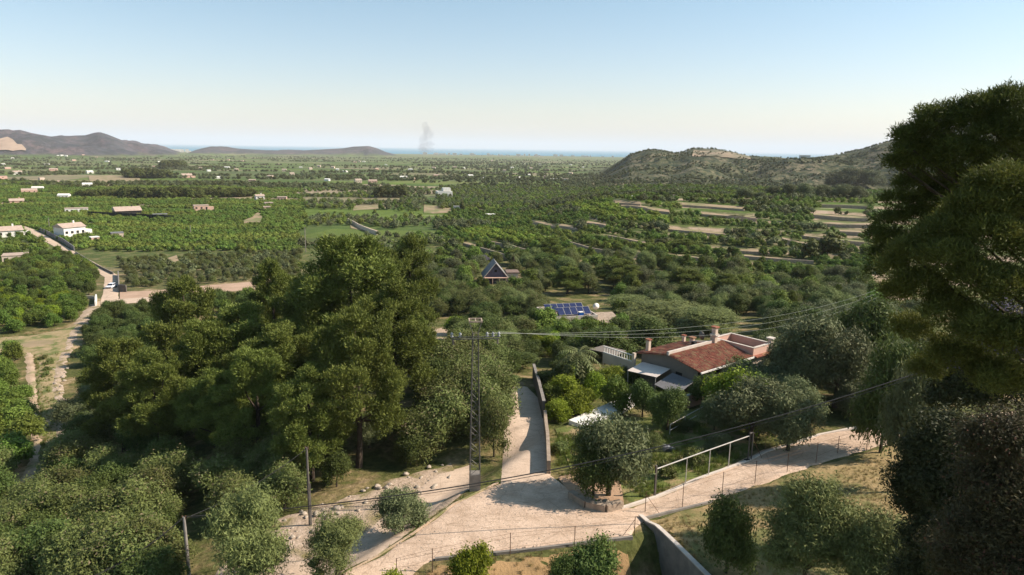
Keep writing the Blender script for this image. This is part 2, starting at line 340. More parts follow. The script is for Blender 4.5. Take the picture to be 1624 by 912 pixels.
# ground material: dry grass, soil and weeds near; a patchwork of orchards on the plain; scrub on hills
def ground_material():
    m, n, l, b = nodes('ground_cover'); co = position(n)
    sep = n.new('ShaderNodeSeparateXYZ'); l.new(co, sep.inputs[0])
    r = math_n(n, l, 'SQRT', math_n(n, l, 'ADD', math_n(n, l, 'POWER', sep.outputs[0], 2), math_n(n, l, 'POWER', sep.outputs[1], 2)))
    nearc = ramp(n, l, noise_node(n, l, .22, 6, co, .62), [(.34, (.055, .070, .020)), (.50, (.12, .125, .042)), (.60, (.26, .20, .10)), (.70, (.42, .31, .20))])
    fine = ramp(n, l, noise_node(n, l, 2.2, 5, co, .6), [(.3, (.55, .55, .5)), (.7, (1.15, 1.12, 1.1))])
    nearc = mix(n, l, 1.0, nearc, fine, 'MULTIPLY')
    # plain: stretched cells, each a field
    def cells(scale, sx, rz, seedoff):
        mp = n.new('ShaderNodeMapping'); mp.inputs['Scale'].default_value = (sx, 1, 1); mp.inputs['Rotation'].default_value = (0, 0, rz); mp.inputs['Location'].default_value = (seedoff, 0, 0)
        cb = n.new('ShaderNodeCombineXYZ'); l.new(sep.outputs[0], cb.inputs[0]); l.new(sep.outputs[1], cb.inputs[1]); l.new(cb.outputs[0], mp.inputs[0])
        v = n.new('ShaderNodeTexVoronoi'); v.inputs['Scale'].default_value = scale; v.distance = 'CHEBYCHEV'; l.new(mp.outputs[0], v.inputs['Vector'])
        s2 = n.new('ShaderNodeSeparateColor'); l.new(v.outputs['Color'], s2.inputs[0]); return s2
    c1 = cells(1 / 90.0, .6, .12, 0); c2 = cells(1 / 260.0, .5, -.1, 500)
    g = [(0, (.095, .120, .045)), (.3, (.080, .125, .030)), (.5, (.125, .170, .035)), (.66, (.100, .115, .055)), (.8, (.15, .195, .042)), (.90, (.20, .175, .10)), (.97, (.32, .25, .17))]
    field = ramp(n, l, c1.outputs[0], g); field2 = ramp(n, l, c2.outputs[0], g)
    fr = n.new('ShaderNodeMapRange'); l.new(r, fr.inputs[0]); fr.inputs[1].default_value = 1200; fr.inputs[2].default_value = 3500
    fcol = mix(n, l, fr.outputs[0], field, mix(n, l, .5, field, field2))
    mott = ramp(n, l, noise_node(n, l, .045, 6, co, .7), [(.35, (.55, .62, .6)), (.6, (1.05, 1.05, 1.0))])
    fcol = mix(n, l, .8, fcol, mott, 'MULTIPLY')
    st = noise_node(n, l, 1.0, 3, co, .5, (1 / 420., 1 / 26., 0)); st = ramp(n, l, st, [(.585, (0, 0, 0)), (.60, (1, 1, 1)), (.615, (0, 0, 0))])
    fcol = mix(n, l, math_n(n, l, 'MULTIPLY', st, .7), fcol, (.42, .34, .24))
    f1 = n.new('ShaderNodeMapRange'); l.new(r, f1.inputs[0]); f1.inputs[1].default_value = 190; f1.inputs[2].default_value = 420
    col = mix(n, l, f1.outputs[0], nearc, fcol)
    # hills by height above the falling plain
    hz = n.new('ShaderNodeAttribute'); hz.attribute_name = 'hill'
    scrub = ramp(n, l, noise_node(n, l, .022, 8, co, .72), [(.36, (.050, .058, .030)), (.49, (.095, .098, .050)), (.57, (.16, .14, .085)), (.68, (.27, .21, .14)), (.78, (.36, .28, .20))])
    scrub = mix(n, l, ramp(n, l, noise_node(n, l, .09, 4, co, .6), [(.48, (0, 0, 0)), (.56, (1, 1, 1))]), scrub, (.035, .048, .025))
    purple = ramp(n, l, noise_node(n, l, .006, 8, co, .7), [(.40, (.045, .052, .060)), (.5, (.080, .075, .088)), (.66, (.15, .105, .105))])  # far hills: the blue purple of distant haze is painted into their colour
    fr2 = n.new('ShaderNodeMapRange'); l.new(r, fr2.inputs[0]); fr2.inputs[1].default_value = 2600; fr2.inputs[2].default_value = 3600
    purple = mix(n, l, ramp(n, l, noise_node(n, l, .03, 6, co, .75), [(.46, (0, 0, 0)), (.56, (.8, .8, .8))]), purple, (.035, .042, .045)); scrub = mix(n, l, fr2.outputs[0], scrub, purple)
    col = mix(n, l, hz.outputs['Fac'], col, scrub)
    te = n.new('ShaderNodeAttribute'); te.attribute_name = 'bank'
    col = mix(n, l, te.outputs['Fac'], col, ramp(n, l, noise_node(n, l, .12, 4, co), [(.42, (.12, .12, .055)), (.52, (.34, .25, .17)), (.7, (.46, .34, .25))]))
    l.new(col, b.inputs['Base Color']); b.inputs['Roughness'].default_value = .95; b.inputs['Specular IOR Level'].default_value = .1
    bn = n.new('ShaderNodeBump'); bn.inputs['Distance'].default_value = .25; l.new(noise_node(n, l, 1.3, 6, co, .65), bn.inputs['Height'])
    b2 = n.new('ShaderNodeBump'); b2.inputs['Distance'].default_value = 14; l.new(noise_node(n, l, .014, 7, co, .7), b2.inputs['Height']); l.new(hz.outputs['Fac'], b2.inputs['Strength']); l.new(bn.outputs[0], b2.inputs['Normal']); l.new(b2.outputs[0], b.inputs['Normal'])
    return m
GROUND = ground_material()

# ---------------------------------------------------------------- setting: ground, sea
def build_ground():
    nr, nt = GX.shape; V = np.stack([GX, GY, GZ], -1).reshape(-1, 3)
    V = np.vstack([V, [[0, 0, float(GZ[0].mean())]]])
    i = np.arange(nr - 1)[:, None]; j = np.arange(nt)[None]; j2 = (j + 1) % nt
    Q = np.stack([i * nt + j, i * nt + j2 + 0 * i, (i + 1) * nt + j2, (i + 1) * nt + j], -1).reshape(-1, 4)[:, ::-1]
    me = mesh_np('ground', V, Q, [GROUND], smooth=True)
    # attributes: how much of a hill, and how steep a terrace bank
    base = np.interp(np.log(RG), BR, BZ)
    hill = ss(3, 14, GZ - base) * ss(820, 1000, RG) * (RG > 800) * (1 - ss(9000, 9300, RG)) * np.where(RG < 2600, 1, ss(6, 16, GZ - base))
    front = ss(rad(4), rad(9), TG) * ss(700, 900, RG) * (RG < 2600)
    hill = np.maximum(hill, front * (np.abs(TG) < rad(60)))
    gz = np.zeros_like(GZ); gz[:-1] = (GZ[1:] - GZ[:-1]) / (RR[1:] - RR[:-1])[:, None]
    bank = ss(.08, .16, gz) * (RG > 205) * (RG < 640)
    for nm, A in (('hill', hill), ('bank', bank)):
        a = me.attributes.new(nm, 'FLOAT', 'POINT'); a.data.foreach_set('value', np.append(A.ravel(), 0).astype(np.float32))
    o = obj('ground', me); prop(o, kind='structure')
build_ground()
def sea():
    m, n, l, b = nodes('sea_water'); b.inputs['Base Color'].default_value = (.02, .20, .31, 1); b.inputs['Roughness'].default_value = .6; b.inputs['Specular IOR Level'].default_value = .12
    n_ = 96; a = np.linspace(0, 2 * math.pi, n_, endpoint=False); rr = [8000, 12000, 30000, 88000]
    V = [(r * math.sin(t), r * math.cos(t), -70.0) for r in rr for t in a]
    Fc = [(i * n_ + k, i * n_ + (k + 1) % n_, (i + 1) * n_ + (k + 1) % n_, (i + 1) * n_ + k)[::-1] for i in range(3) for k in range(n_)]
    prop(obj('sea', mesh_np('sea', V, Fc, [m])), kind='structure')
sea()
def haze():
    m = bpy.data.materials.new('haze_air'); m.use_nodes = True; n = m.node_tree.nodes; n.clear()
    o_ = n.new('ShaderNodeOutputMaterial'); v = n.new('ShaderNodeVolumePrincipled')
    v.inputs['Color'].default_value = (.97, .94, .97, 1); v.inputs['Density'].default_value = HAZE; v.inputs['Anisotropy'].default_value = 0.0
    m.node_tree.links.new(v.outputs[0], o_.inputs['Volume'])
    o = MB().box((0, 0, 264.5), (186000, 186000, 711)).build('haze', m); prop(o, kind='stuff', label='pale haze in the air over the whole valley')
haze()

# ---------------------------------------------------------------- draped strips (roads, tracks, fields)
EXCL = []
def inpoly(P, poly):
    x, y = P[:, 0], P[:, 1]; c = np.zeros(len(P), bool); n = len(poly)
    for i in range(n):
        x1, y1 = poly[i]; x2, y2 = poly[i - 1]
        k = ((y1 > y) != (y2 > y)) & (x < (x2 - x1) * (y - y1) / ((y2 - y1) or 1e-9) + x1); c ^= k
    return c
def strip(name, pairs, mat_, lift=.05, label=None, kind='structure', step=.7, excl=True, ragged=.25, maxn=400):
    A = hits([p[0] for p in pairs], [p[1] for p in pairs]); B = hits([p[2] for p in pairs], [p[3] for p in pairs])
    s = np.concatenate([[0], np.cumsum(np.linalg.norm((A + B)[1:] - (A + B)[:-1], axis=1) / 2)])
    wmax = np.linalg.norm(A - B, axis=1).max(); D = np.hypot(*A[:, :2].mean(0)); st = max(step, D * .007)
    nu = int(np.clip(s[-1] / st, 2, maxn)); nv = int(np.clip(wmax / st, 2, 60)); u = np.linspace(0, s[-1], nu + 1)
    a = np.stack([np.interp(u, s, A[:, k]) for k in range(2)], 1); b = np.stack([np.interp(u, s, B[:, k]) for k in range(2)], 1)
    if ragged:
        w = (b - a); w /= np.linalg.norm(w, axis=1)[:, None] + 1e-9
        a = a + w * (fbm(u / 1.3, u * 0 + 3, 7, 3) * ragged * 2)[:, None]; b = b + w * (fbm(u / 1.3, u * 0 + 9, 8, 3) * ragged * 2)[:, None]
    t = np.linspace(0, 1, nv + 1); X = a[:, None] * (1 - t)[None, :, None] + b[:, None] * t[None, :, None]
    r = np.hypot(X[..., 0], X[..., 1]); edge = np.minimum(t, 1 - t)[None] < 1e-6
    Z = Hm(X[..., 0], X[..., 1]) + lift + r * .0004 - edge * .12
    V = np.concatenate([X, Z[..., None]], -1).reshape(-1, 3); i = np.arange(nu)[:, None]; j = np.arange(nv)[None]; q = i * (nv + 1) + j
    Q = np.stack([q, q + 1, q + nv + 2, q + nv + 1], -1).reshape(-1, 4)
    v0 = V[Q[0]]; nz = np.cross(v0[1] - v0[0], v0[2] - v0[0])[2]
    if nz < 0: Q = Q[:, ::-1]
    o = obj(name, mesh_np(name, V, Q, [mat_], smooth=True)); prop(o, kind=kind, label=label)
    if excl: EXCL.append([(p[0], p[1]) for p in pairs] + [(p[2], p[3]) for p in pairs[::-1]])
    return o
strip('dirt_road', [(430, 985, 560, 990), (545, 912, 655, 912), (600, 882, 690, 887), (655, 847, 760, 881), (720, 800, 820, 875), (792, 765, 880, 869), (830, 752, 920, 864), (872, 752, 950, 858), (905, 778, 975, 854), (935, 802, 1000, 850), (1000, 806, 1025, 822), (1045, 788, 1065, 812), (1100, 763, 1130, 796), (1215, 712, 1240, 757), (1300, 688, 1320, 730), (1400, 674, 1410, 704), (1480, 668, 1490, 690), (1610, 652, 1615, 674)], DIRT, .06, ragged=.22)
strip('concrete_lane', [(800, 616, 836, 614), (803, 634, 852, 630), (804, 652, 863, 652), (799, 690, 868, 690), (797, 730, 872, 730), (793, 770, 874, 762)], PAVED, .09, ragged=.05)
strip('rubble_bank', [(715, 735, 745, 775), (640, 752, 700, 812), (560, 783, 640, 850), (480, 808, 575, 880), (430, 828, 505, 905), (385, 862, 470, 945), (330, 915, 440, 985)], RUBBLE, .05, ragged=.5)
strip('lower_dirt_lane', [(745, 738, 752, 770), (690, 752, 712, 790), (640, 790, 668, 830), (570, 850, 600, 880), (500, 880, 545, 906), (455, 892, 500, 935), (400, 945, 460, 985)], PAVED, .10, ragged=.15)
strip('sandy_farm_track', [(38, 560, 52, 560), (42, 600, 58, 600), (44, 640, 60, 640), (50, 700, 66, 700), (42, 740, 62, 745), (16, 785, 44, 790), (-30, 830, 0, 835)], SAND, .05, ragged=.3)
strip('stony_path', [(150, 478, 164, 478), (118, 510, 138, 512), (102, 545, 120, 548), (86, 575, 104, 578), (82, 615, 98, 615), (90, 660, 108, 660), (88, 700, 104, 712)], RUBBLE, .05, ragged=.6)
DRYS = surf('sparse_dry_slope', (.40, .28, .17), (.22, .20, .08), .8, .95, .08, 4, c3=(.13, .15, .045), s3=.3)
strip('dry_slope', [(-20, 536, -20, 562), (40, 533, 40, 564), (100, 522, 100, 560), (138, 508, 130, 550)], DRYS, .03, ragged=.6)
strip('dry_slope', [(52, 560, 104, 552), (56, 600, 90, 600), (60, 660, 92, 660), (66, 720, 92, 718), (40, 760, 90, 745)], DRYS, .03, ragged=.5, excl=False)
strip('valley_road', [(30, 360, 40, 359), (56, 374, 68, 371), (104, 401, 116, 398), (145, 426, 160, 422), (166, 440, 187, 437), (164, 462, 188, 460), (158, 482, 188, 478)], PAVED, .08, ragged=.1)
strip('side_lane', [(160, 476, 160, 484), (200, 474, 200, 482), (245, 471, 245, 478), (300, 468, 300, 474)], PAVED, .12, ragged=.1)
strip('bare_soil_strip', [(190, 463, 190, 474), (245, 461, 245, 472), (335, 452, 335, 463), (398, 447, 398, 461), (450, 440, 450, 452)], surf('bare_pink_soil', (.46, .31, .22), (.36, .24, .16), .3, .95), .08, ragged=.3)
strip('sandy_clearing', [(672, 528, 672, 566), (700, 520, 700, 556), (722, 514, 722, 540), (745, 520, 745, 534)], SAND, .08, ragged=.4)
strip('dry_grass_field', [(1028, 826, 1112, 935), (1070, 812, 1190, 940), (1133, 796, 1270, 940), (1245, 755, 1400, 930), (1322, 730, 1500, 900), (1410, 705, 1560, 860), (1500, 690, 1640, 800)], STRAW, .05, excl=False, ragged=.3)
strip('dry_verge', [(560, 925, 560, 990), (650, 917, 660, 985), (695, 893, 720, 985), (800, 883, 850, 985), (900, 872, 960, 985), (990, 858, 1040, 970)], surf('dry_orange_grass', (.40, .25, .12), (.26, .17, .08), .7, .95, .08, 5), .05, excl=False)
strip('bare_earth_bank', [(885, 760, 900, 778), (925, 725, 940, 796), (975, 712, 990, 802)], surf('orange_earth', (.46, .30, .19), (.33, .21, .13), .8, .95, .1, 3), .08, excl=False)
strip('green_verge', [(880, 680, 905, 745), (930, 665, 935, 715), (960, 660, 1000, 800), (1040, 660, 1036, 785), (1110, 645, 1110, 755), (1180, 660, 1190, 718)], surf('green_weedy_ground', (.16, .18, .04), (.09, .11, .03), .9, .95, .1, 4, c3=(.30, .22, .11), s3=.5), .05, excl=False)
# far tracks and bare patches
SOIL = surf('reddish_bare_soil', (.36, .26, .17), (.24, .185, .10), .12, .95, c3=(.16, .17, .06), s3=.08)
for pr in ([(380, 352, 383, 357), (398, 345, 405, 356), (412, 333, 418, 352)], [(555, 352, 556, 362), (575, 358, 577, 366), (600, 366, 602, 370)],
           [(672, 325, 672, 338), (690, 326, 690, 339), (715, 330, 715, 337)], [(745, 327, 745, 332), (770, 331, 770, 337)],
           [(140, 279, 143, 290), (180, 278, 180, 291), (222, 281, 222, 290)], [(150, 291, 155, 297), (176, 291, 180, 298)],
           [(0, 323, 0, 326), (60, 320, 60, 323)], [(300, 315, 300, 318), (420, 312, 420, 315)],
           [(820, 432, 822, 446), (845, 434, 843, 452)], [(560, 328, 560, 334), (620, 326, 620, 331)],
           [(930, 292, 930, 296), (945, 286, 942, 291)], [(935, 291, 935, 294), (1010, 292, 1010, 294)],
           [(1330, 447, 1330, 453), (1398, 444, 1398, 452)],
           [(265, 410, 268, 420), (280, 405, 285, 418)], [(0, 545, 0, 552), (50, 541, 50, 552), (84, 538, 86, 546)]):
    strip('bare_soil_patch', pr, SOIL, .1, ragged=.4)
strip('quarry_scar', [(-40, 216, -40, 242), (0, 220, 0, 240), (16, 221, 16, 239), (30, 229, 30, 239), (42, 238, 41, 240)], QUARRY, 5, ragged=22, excl=False)
strip('bare_rock_crest', [(1100, 240, 1098, 247), (1135, 239.5, 1135, 248), (1160, 243, 1162, 252), (1188, 249, 1192, 254)], ROCKY, 1.0, ragged=9, excl=False)
EXCL += [[(275, 800), (325, 800), (330, 960), (270, 960)], [(470, 770), (510, 770), (510, 850), (470, 850)], [(1000, 500), (1210, 500), (1210, 600), (1100, 640), (1000, 600)], [(862, 470), (985, 470), (975, 534), (866, 536)], [(762, 420), (815, 420), (812, 474), (765, 474)],
         [(898, 570), (1000, 555), (1015, 605), (950, 615), (900, 622)], [(896, 640), (1005, 620), (1015, 650), (910, 690)], [(840, 580), (880, 580), (882, 760), (840, 760)], [(735, 700), (772, 700), (772, 790), (735, 790)],
         [(165, 430), (190, 430), (190, 478), (165, 478)], [(785, 505), (840, 500), (840, 535), (785, 535)]]

# ---------------------------------------------------------------- vegetation prototypes
def rnd_dirs(rng, n):
    v = rng.normal(size=(n, 3)); return v / (np.linalg.norm(v, axis=1)[:, None] + 1e-9)
ICO = None
def ico():
    global ICO
    if ICO is None:
        t = (1 + 5 ** .5) / 2; V = np.array([(-1, t, 0), (1, t, 0), (-1, -t, 0), (1, -t, 0), (0, -1, t), (0, 1, t), (0, -1, -t), (0, 1, -t), (t, 0, -1), (t, 0, 1), (-t, 0, -1), (-t, 0, 1)], float)
        Fc = [(0, 11, 5), (0, 5, 1), (0, 1, 7), (0, 7, 10), (0, 10, 11), (1, 5, 9), (5, 11, 4), (11, 10, 2), (10, 7, 6), (7, 1, 8), (3, 9, 4), (3, 4, 2), (3, 2, 6), (3, 6, 8), (3, 8, 9), (4, 9, 5), (2, 4, 11), (6, 2, 10), (8, 6, 7), (9, 8, 1)]
        V = list(V / np.linalg.norm(V[0])); nf = []; mid = {}
        def md(a, b):
            k = (min(a, b), max(a, b))
            if k not in mid: p = V[a] + V[b]; V.append(p / np.linalg.norm(p)); mid[k] = len(V) - 1
            return mid[k]
        for a, b, c in Fc: ab, bc, ca = md(a, b), md(b, c), md(c, a); nf += [(a, ab, ca), (b, bc, ab), (c, ca, bc), (ab, bc, ca)]
        ICO = (np.array(V), np.array(nf))
    return ICO
def crown_mesh(name, lobes, mat_, tufts, per, size, asp, rng, mode='leaf', spread=.35, core=.7, upb=.4, rag=.10):
    """lobes: rows x,y,z,rx,ry,rz. Leaves are gathered in tufts spread over the lobes' shells."""
    L = np.array(lobes, float); w = (L[:, 3] * L[:, 4] + L[:, 4] * L[:, 5] + L[:, 3] * L[:, 5]); w /= w.sum()
    k = rng.choice(len(L), tufts, p=w); d = rnd_dirs(rng, tufts)
    d[:, 2] = np.where((d[:, 2] < -.3) & (rng.random(tufts) < .6), -d[:, 2], d[:, 2])
    rf = 1 - .32 * rng.random(tufts) ** 1.6 + rag * rng.normal(size=tufts)
    C = L[k, :3] + d * L[k, 3:6] * rf[:, None]
    n = tufts * per; ci = np.repeat(np.arange(tufts), per)
    tt = rng.random(tufts)
    if mode == 'needle':
        out = rnd_dirs(rng, n) * .75 + d[ci] * .7 + np.array([0, 0, upb]); out /= np.linalg.norm(out, axis=1)[:, None]
        P = C[ci] + rng.normal(size=(n, 3)) * spread * .35; ln = size * (0.7 + .6 * rng.random(n))
        side = np.cross(out, rnd_dirs(rng, n)); side /= np.linalg.norm(side, axis=1)[:, None] + 1e-9
        wv = side * (ln * asp)[:, None]
        A = P - wv; B = P + wv; T = P + out * ln[:, None]
        V = np.stack([A, B, T], 1).reshape(-1, 3); Fc = np.arange(3 * n).reshape(-1, 3)
    else:
        P = C[ci] + rng.normal(size=(n, 3)) * spread; nn = rnd_dirs(rng, n) * .8 + d[ci] * .6 + np.array([0, 0, upb]); nn /= np.linalg.norm(nn, axis=1)[:, None]
        a = np.cross(nn, rnd_dirs(rng, n)); a /= np.linalg.norm(a, axis=1)[:, None] + 1e-9; b = np.cross(nn, a)
        s = size * (.6 + .8 * rng.random(n))
        V = np.stack([P - a * s[:, None], P + b * (s * asp)[:, None], P + a * s[:, None]], 1).reshape(-1, 3)
        Fc = np.arange(3 * n).reshape(-1, 3)
    tint = np.clip(tt[ci] * .75 + rng.random(n) * .35 - .05, 0, 1)
    if core:
        iv, if_ = ico(); cv = []; cf = []; ct = []; o0 = len(V)
        for q in L:
            nz = 1 + .22 * rng.normal(size=len(iv)); cv.append(q[:3] + iv * q[3:6] * core * nz[:, None]); cf.append(if_ + o0); o0 += len(iv); ct.append(np.full(len(if_), .25))
        V = np.vstack([V] + cv); Fc = np.vstack([Fc] + cf); tint = np.concatenate([tint] + ct)
    return mesh_np(name, V, Fc, [mat_], tint)
def trunk_mesh(name, h, r, lobes, rng, nl=5, lean=.3):
    b = MB(); p = [(0, 0, -.4)]; x = y = 0
    for k in range(1, 7):
        x += rng.normal() * lean * .25; y += rng.normal() * lean * .25; p.append((x, y, h * k / 6))
    b.tube(p, [r * (1.25 if k == 0 else 1) * (1 - .75 * k / 6) for k in range(7)], 7)
    for q in list(lobes)[:nl]:
        s = p[min(5, max(2, int(q[2] / h * 4)))]; m_ = ((s[0] + q[0]) / 2 + rng.normal() * .2, (s[1] + q[1]) / 2 + rng.normal() * .2, (s[2] + q[2]) / 2 - .1 * abs(q[2] - s[2]))
        b.tube([s, m_, (q[0], q[1], q[2])], [r * .4, r * .28, r * .1], 5)
    me = bpy.data.meshes.new(name); me.from_pydata(b.v, [], b.f); me.materials.append(BARK); me.update(); return me
PROTO = {}
def proto(kind, variants, R, Hgt, gen, cm, trunk_h, tr, nl=5):
    out = []
    for s in range(variants):
        rng = np.random.default_rng(abs(hash_s(kind)) % 9999 + s * 7); L = gen(rng, R, Hgt)
        out.append((cm(L, rng), trunk_mesh('trunk', trunk_h, tr, sorted(L, key=lambda q: -q[3]), rng, nl)))
    PROTO[kind] = (out, R, Hgt)
def hash_s(s): return sum((i + 3) * ord(c) for i, c in enumerate(s))
def lob_pine(rng, R, Hh_):
    L = []; n = 24
    for k in range(n):
        t = (k + .5) / n; z = Hh_ * (.26 + .68 * t); rr = R * (1.0 - .74 * max(0, (t - .25) / .75) ** 1.9) * (.55 + .45 * min(1, t / .2)) * .82
        a = k * 2.4 + rng.normal() * .4; q = rr * (.45 + .55 * rng.random()); s = R * (.25 + .15 * rng.random()) * (1 - .25 * t)
        L.append((q * math.cos(a), q * math.sin(a), z, s, s, s * (1.05 + .5 * t)))
    L.append((0, 0, Hh_ * .93, R * .2, R * .2, R * .3)); out = []
    for q in L:                                # each bough breaks into plumes that lean up and outward
        for k in range(4):
            v = rnd_dirs(rng, 1)[0] * [1, 1, .8]; v[2] = v[2] * .6 + .3; w = np.array(q[:3]) + v * q[3] * .85; u = q[3] * rng.uniform(.38, .62); out.append((*w, u, u, u * 1.15))
    return out
def lob_dome(rng, R, Hh_, n=14, flat=1.0, low=.25):
    L = [(0, 0, Hh_ * .55, R * .55, R * .55, Hh_ * .3)]
    for k in range(n):
        a = k * 2.4 + rng.normal() * .3; t = rng.random(); z = Hh_ * (low + (.84 - low) * t); q = R * .68 * math.sqrt(max(.05, 1 - (t * .95) ** 2)) * (.75 + .3 * rng.random())
        s = R * (.26 + .16 * rng.random()); L.append((q * math.cos(a), q * math.sin(a), z, s, s, s * .85 * flat))
    return L
proto('pine', 5, 4.6, 15, lob_pine, lambda L, g: crown_mesh('crown', L, PINE, 3300, 20, .24, .20, g, 'needle', .50, .35, .55, .08), 13.5, .30, 9)
proto('broad', 3, 3.0, 5.5, lob_dome, lambda L, g: crown_mesh('crown', L, BROAD, 900, 14, .14, .9, g, spread=.26, core=.45, rag=.18), 4.2, .16)
proto('almond', 3, 2.6, 4.6, lob_dome, lambda L, g: crown_mesh('crown', L, ALMOND, 820, 13, .12, .8, g, spread=.27, core=.4, rag=.24), 3.6, .12)
proto('olive', 4, 2.8, 4.8, lambda g, R, h: lob_dome(g, R, h, 20), lambda L, g: crown_mesh('crown', L, OLIVE, 1300, 14, .12, .4, g, spread=.2, core=.5), 3.4, .25)
proto('citrus', 3, 1.9, 3.2, lambda g, R, h: lob_dome(g, R, h, 8, 1, .2), lambda L, g: crown_mesh('crown', L, CITRUS, 330, 12, .14, .9, g, spread=.2, core=.62), 2.0, .1, 2)
proto('lime', 2, 2.0, 3.2, lambda g, R, h: lob_dome(g, R, h, 9, 1, .2), lambda L, g: crown_mesh('crown', L, LIME, 520, 12, .12, .9, g, spread=.2, core=.55), 2.0, .1, 2)
proto('grey', 3, 3.2, 5.5, lambda g, R, h: lob_dome(g, R, h, 16), lambda L, g: crown_mesh('crown', L, GREYG, 1050, 13, .15, .6, g, spread=.25, core=.5), 4.0, .2)
proto('purple', 1, 2.4, 4.5, lob_dome, lambda L, g: crown_mesh('crown', L, PURPLE, 400, 10, .15, .9, g, spread=.3), 3.6, .12)
proto('shrub', 3, 1.2, 1.5, lambda g, R, h: lob_dome(g, R, h, 7, 1, .15), lambda L, g: crown_mesh('crown', L, ALMOND, 160, 11, .12, .7, g, spread=.14), .9, .05, 2)
# sparse straw-coloured scrub
proto('far', 4, 2.0, 3.0, lambda g, R, h: lob_dome(g, R, h, 5, 1, .2), lambda L, g: crown_mesh('crown', L, CITRUS, 60, 5, .34, .9, g, spread=.3, core=.85), 2.0, .1, 1)
proto('farg', 3, 2.0, 3.0, lambda g, R, h: lob_dome(g, R, h, 6, 1, .2), lambda L, g: crown_mesh('crown', L, GREYG, 70, 5, .34, .8, g, spread=.3, core=.8), 2.0, .1, 1)
proto('fard', 2, 2.0, 3.4, lambda g, R, h: lob_dome(g, R, h, 6, 1, .2), lambda L, g: crown_mesh('crown', L, PINED, 80, 5, .34, .8, g, spread=.3, core=.85), 2.0, .1, 1)
proto('farh', 4, 2.7, 2.3, lambda g, R, h: lob_dome(g, R, h, 6, 1, .3), lambda L, g: crown_mesh('crown', L, CITRUS, 80, 5, .28, .9, g, spread=.3, core=.85), 1.5, .1, 1)
proto('farl', 2, 2.3, 2.8, lambda g, R, h: lob_dome(g, R, h, 6, 1, .3), lambda L, g: crown_mesh('crown', L, LIMEF, 80, 5, .28, .9, g, spread=.3, core=.85), 1.5, .1, 1)
TREES = []
KN = {'pine': ('pine_tree', 'pine'), 'broad': ('broadleaf_tree', 'tree'), 'almond': ('almond_tree', 'tree'), 'olive': ('olive_tree', 'olive tree'), 'citrus': ('citrus_tree', 'citrus tree'), 'lime': ('lime_green_bush', 'bush'),
      'grey': ('grey_green_tree', 'tree'), 'purple': ('jacaranda_tree', 'tree'), 'shrub': ('shrub', 'shrub'), 'far': ('citrus_tree', 'citrus tree'), 'farg': ('carob_tree', 'tree'), 'fard': ('dark_tree', 'tree')}
RND = random.Random(11)
def place(kind, P, h, R, label, group=None, parts=True, rz=None, var=None, name=None):
    ms, R0, H0 = PROTO[kind]; cm_, tm = ms[RND.randrange(len(ms)) if var is None else var % len(ms)]
    nm, cat = KN[kind]; nm = name or nm
    rz = RND.uniform(0, 6.28) if rz is None else rz
    if parts:
        o = empty(nm, P, label, cat, group, rz); o.scale = (R / R0, R / R0, h / H0)
        obj('trunk', tm, o); obj('crown', cm_, o)
    else:
        o = obj(nm, cm_, None, [float(q) for q in P]); o.rotation_euler = (0, 0, rz); o.scale = (R / R0, R / R0, h / H0); prop(o, label, cat, group)
    TREES.append((float(P[0]), float(P[1]), R)); return o
def tree(kind, px, ytop, D, wpx, label, group=None, **k):
    P = at_dist(px, D); zt = z_at(px, ytop, P); return place(kind, P, max(zt - P[2], 1.0) * 1.03, wpx / 2 * D / F * 1.05, label, group, **k)
def fill(poly, spacing, kinds, hr, label, group, parts=True, jitter=.8, avoid=.75, rows=None, maxn=400, cand_only=False, seed=0):
    """Scatter over the ground seen inside a picture polygon, kept off roads, houses and trees already standing."""
    rng = np.random.default_rng(seed + hash_s(group))
    pts = hits([p[0] for p in poly], [p[1] for p in poly]); lo = pts.min(0); hi = pts.max(0)
    a = rows or 0.0; c = (lo + hi) / 2; R = np.hypot(hi[0] - lo[0], hi[1] - lo[1]) / 2 + spacing; n = int(2 * R / spacing) + 1
    g = (np.arange(n) - n / 2) * spacing; X, Y = np.meshgrid(g, g); X = X.ravel(); Y = Y.ravel()
    X = X + rng.uniform(-.5, .5, len(X)) * spacing * jitter; Y = Y + rng.uniform(-.5, .5, len(Y)) * spacing * jitter
    x = c[0] + X * math.cos(a) - Y * math.sin(a); y = c[1] + X * math.sin(a) + Y * math.cos(a)
    z = Hm(x, y); P = np.stack([x, y, z], 1); q = project(P); ok = inpoly(q, poly) & (y > 5)
    P = P[ok]; q = q[ok]
    keep = np.ones(len(P), bool)
    for e in EXCL: keep &= ~inpoly(q, e)
    P = P[keep]
    if len(P):
        r = np.hypot(P[:, 0], P[:, 1]); u = P[:, :2] / r[:, None]; sl = (Hm(P[:, 0] + u[:, 0] * 2, P[:, 1] + u[:, 1] * 2) - Hm(P[:, 0] - u[:, 0] * 2, P[:, 1] - u[:, 1] * 2)) / 4
        P = P[~((sl > .13) & (r > 205) & (r < 620) & (P[:, 0] > 0))]
    if avoid and TREES:
        T = np.array(TREES); k2 = []
        for p in P: k2.append(not np.any(np.hypot(T[:, 0] - p[0], T[:, 1] - p[1]) < avoid * T[:, 2]))
        P = P[np.array(k2, bool)] if len(P) else P
    if cand_only: return P
    P = P[np.argsort(np.hypot(P[:, 0], P[:, 1]))][:maxn]
    for p in P:
        kd = kinds[rng.integers(len(kinds))]; h = rng.uniform(*hr); R0, H0 = PROTO[kd][1:]
        lb = label if isinstance(label, str) else label[kd]
        place(kd, p, h, h * R0 / H0 * rng.uniform(.85, 1.15), lb, group + ('' if isinstance(label, str) else ' (' + KN[kd][0].replace('_', ' ') + 's)'), parts)
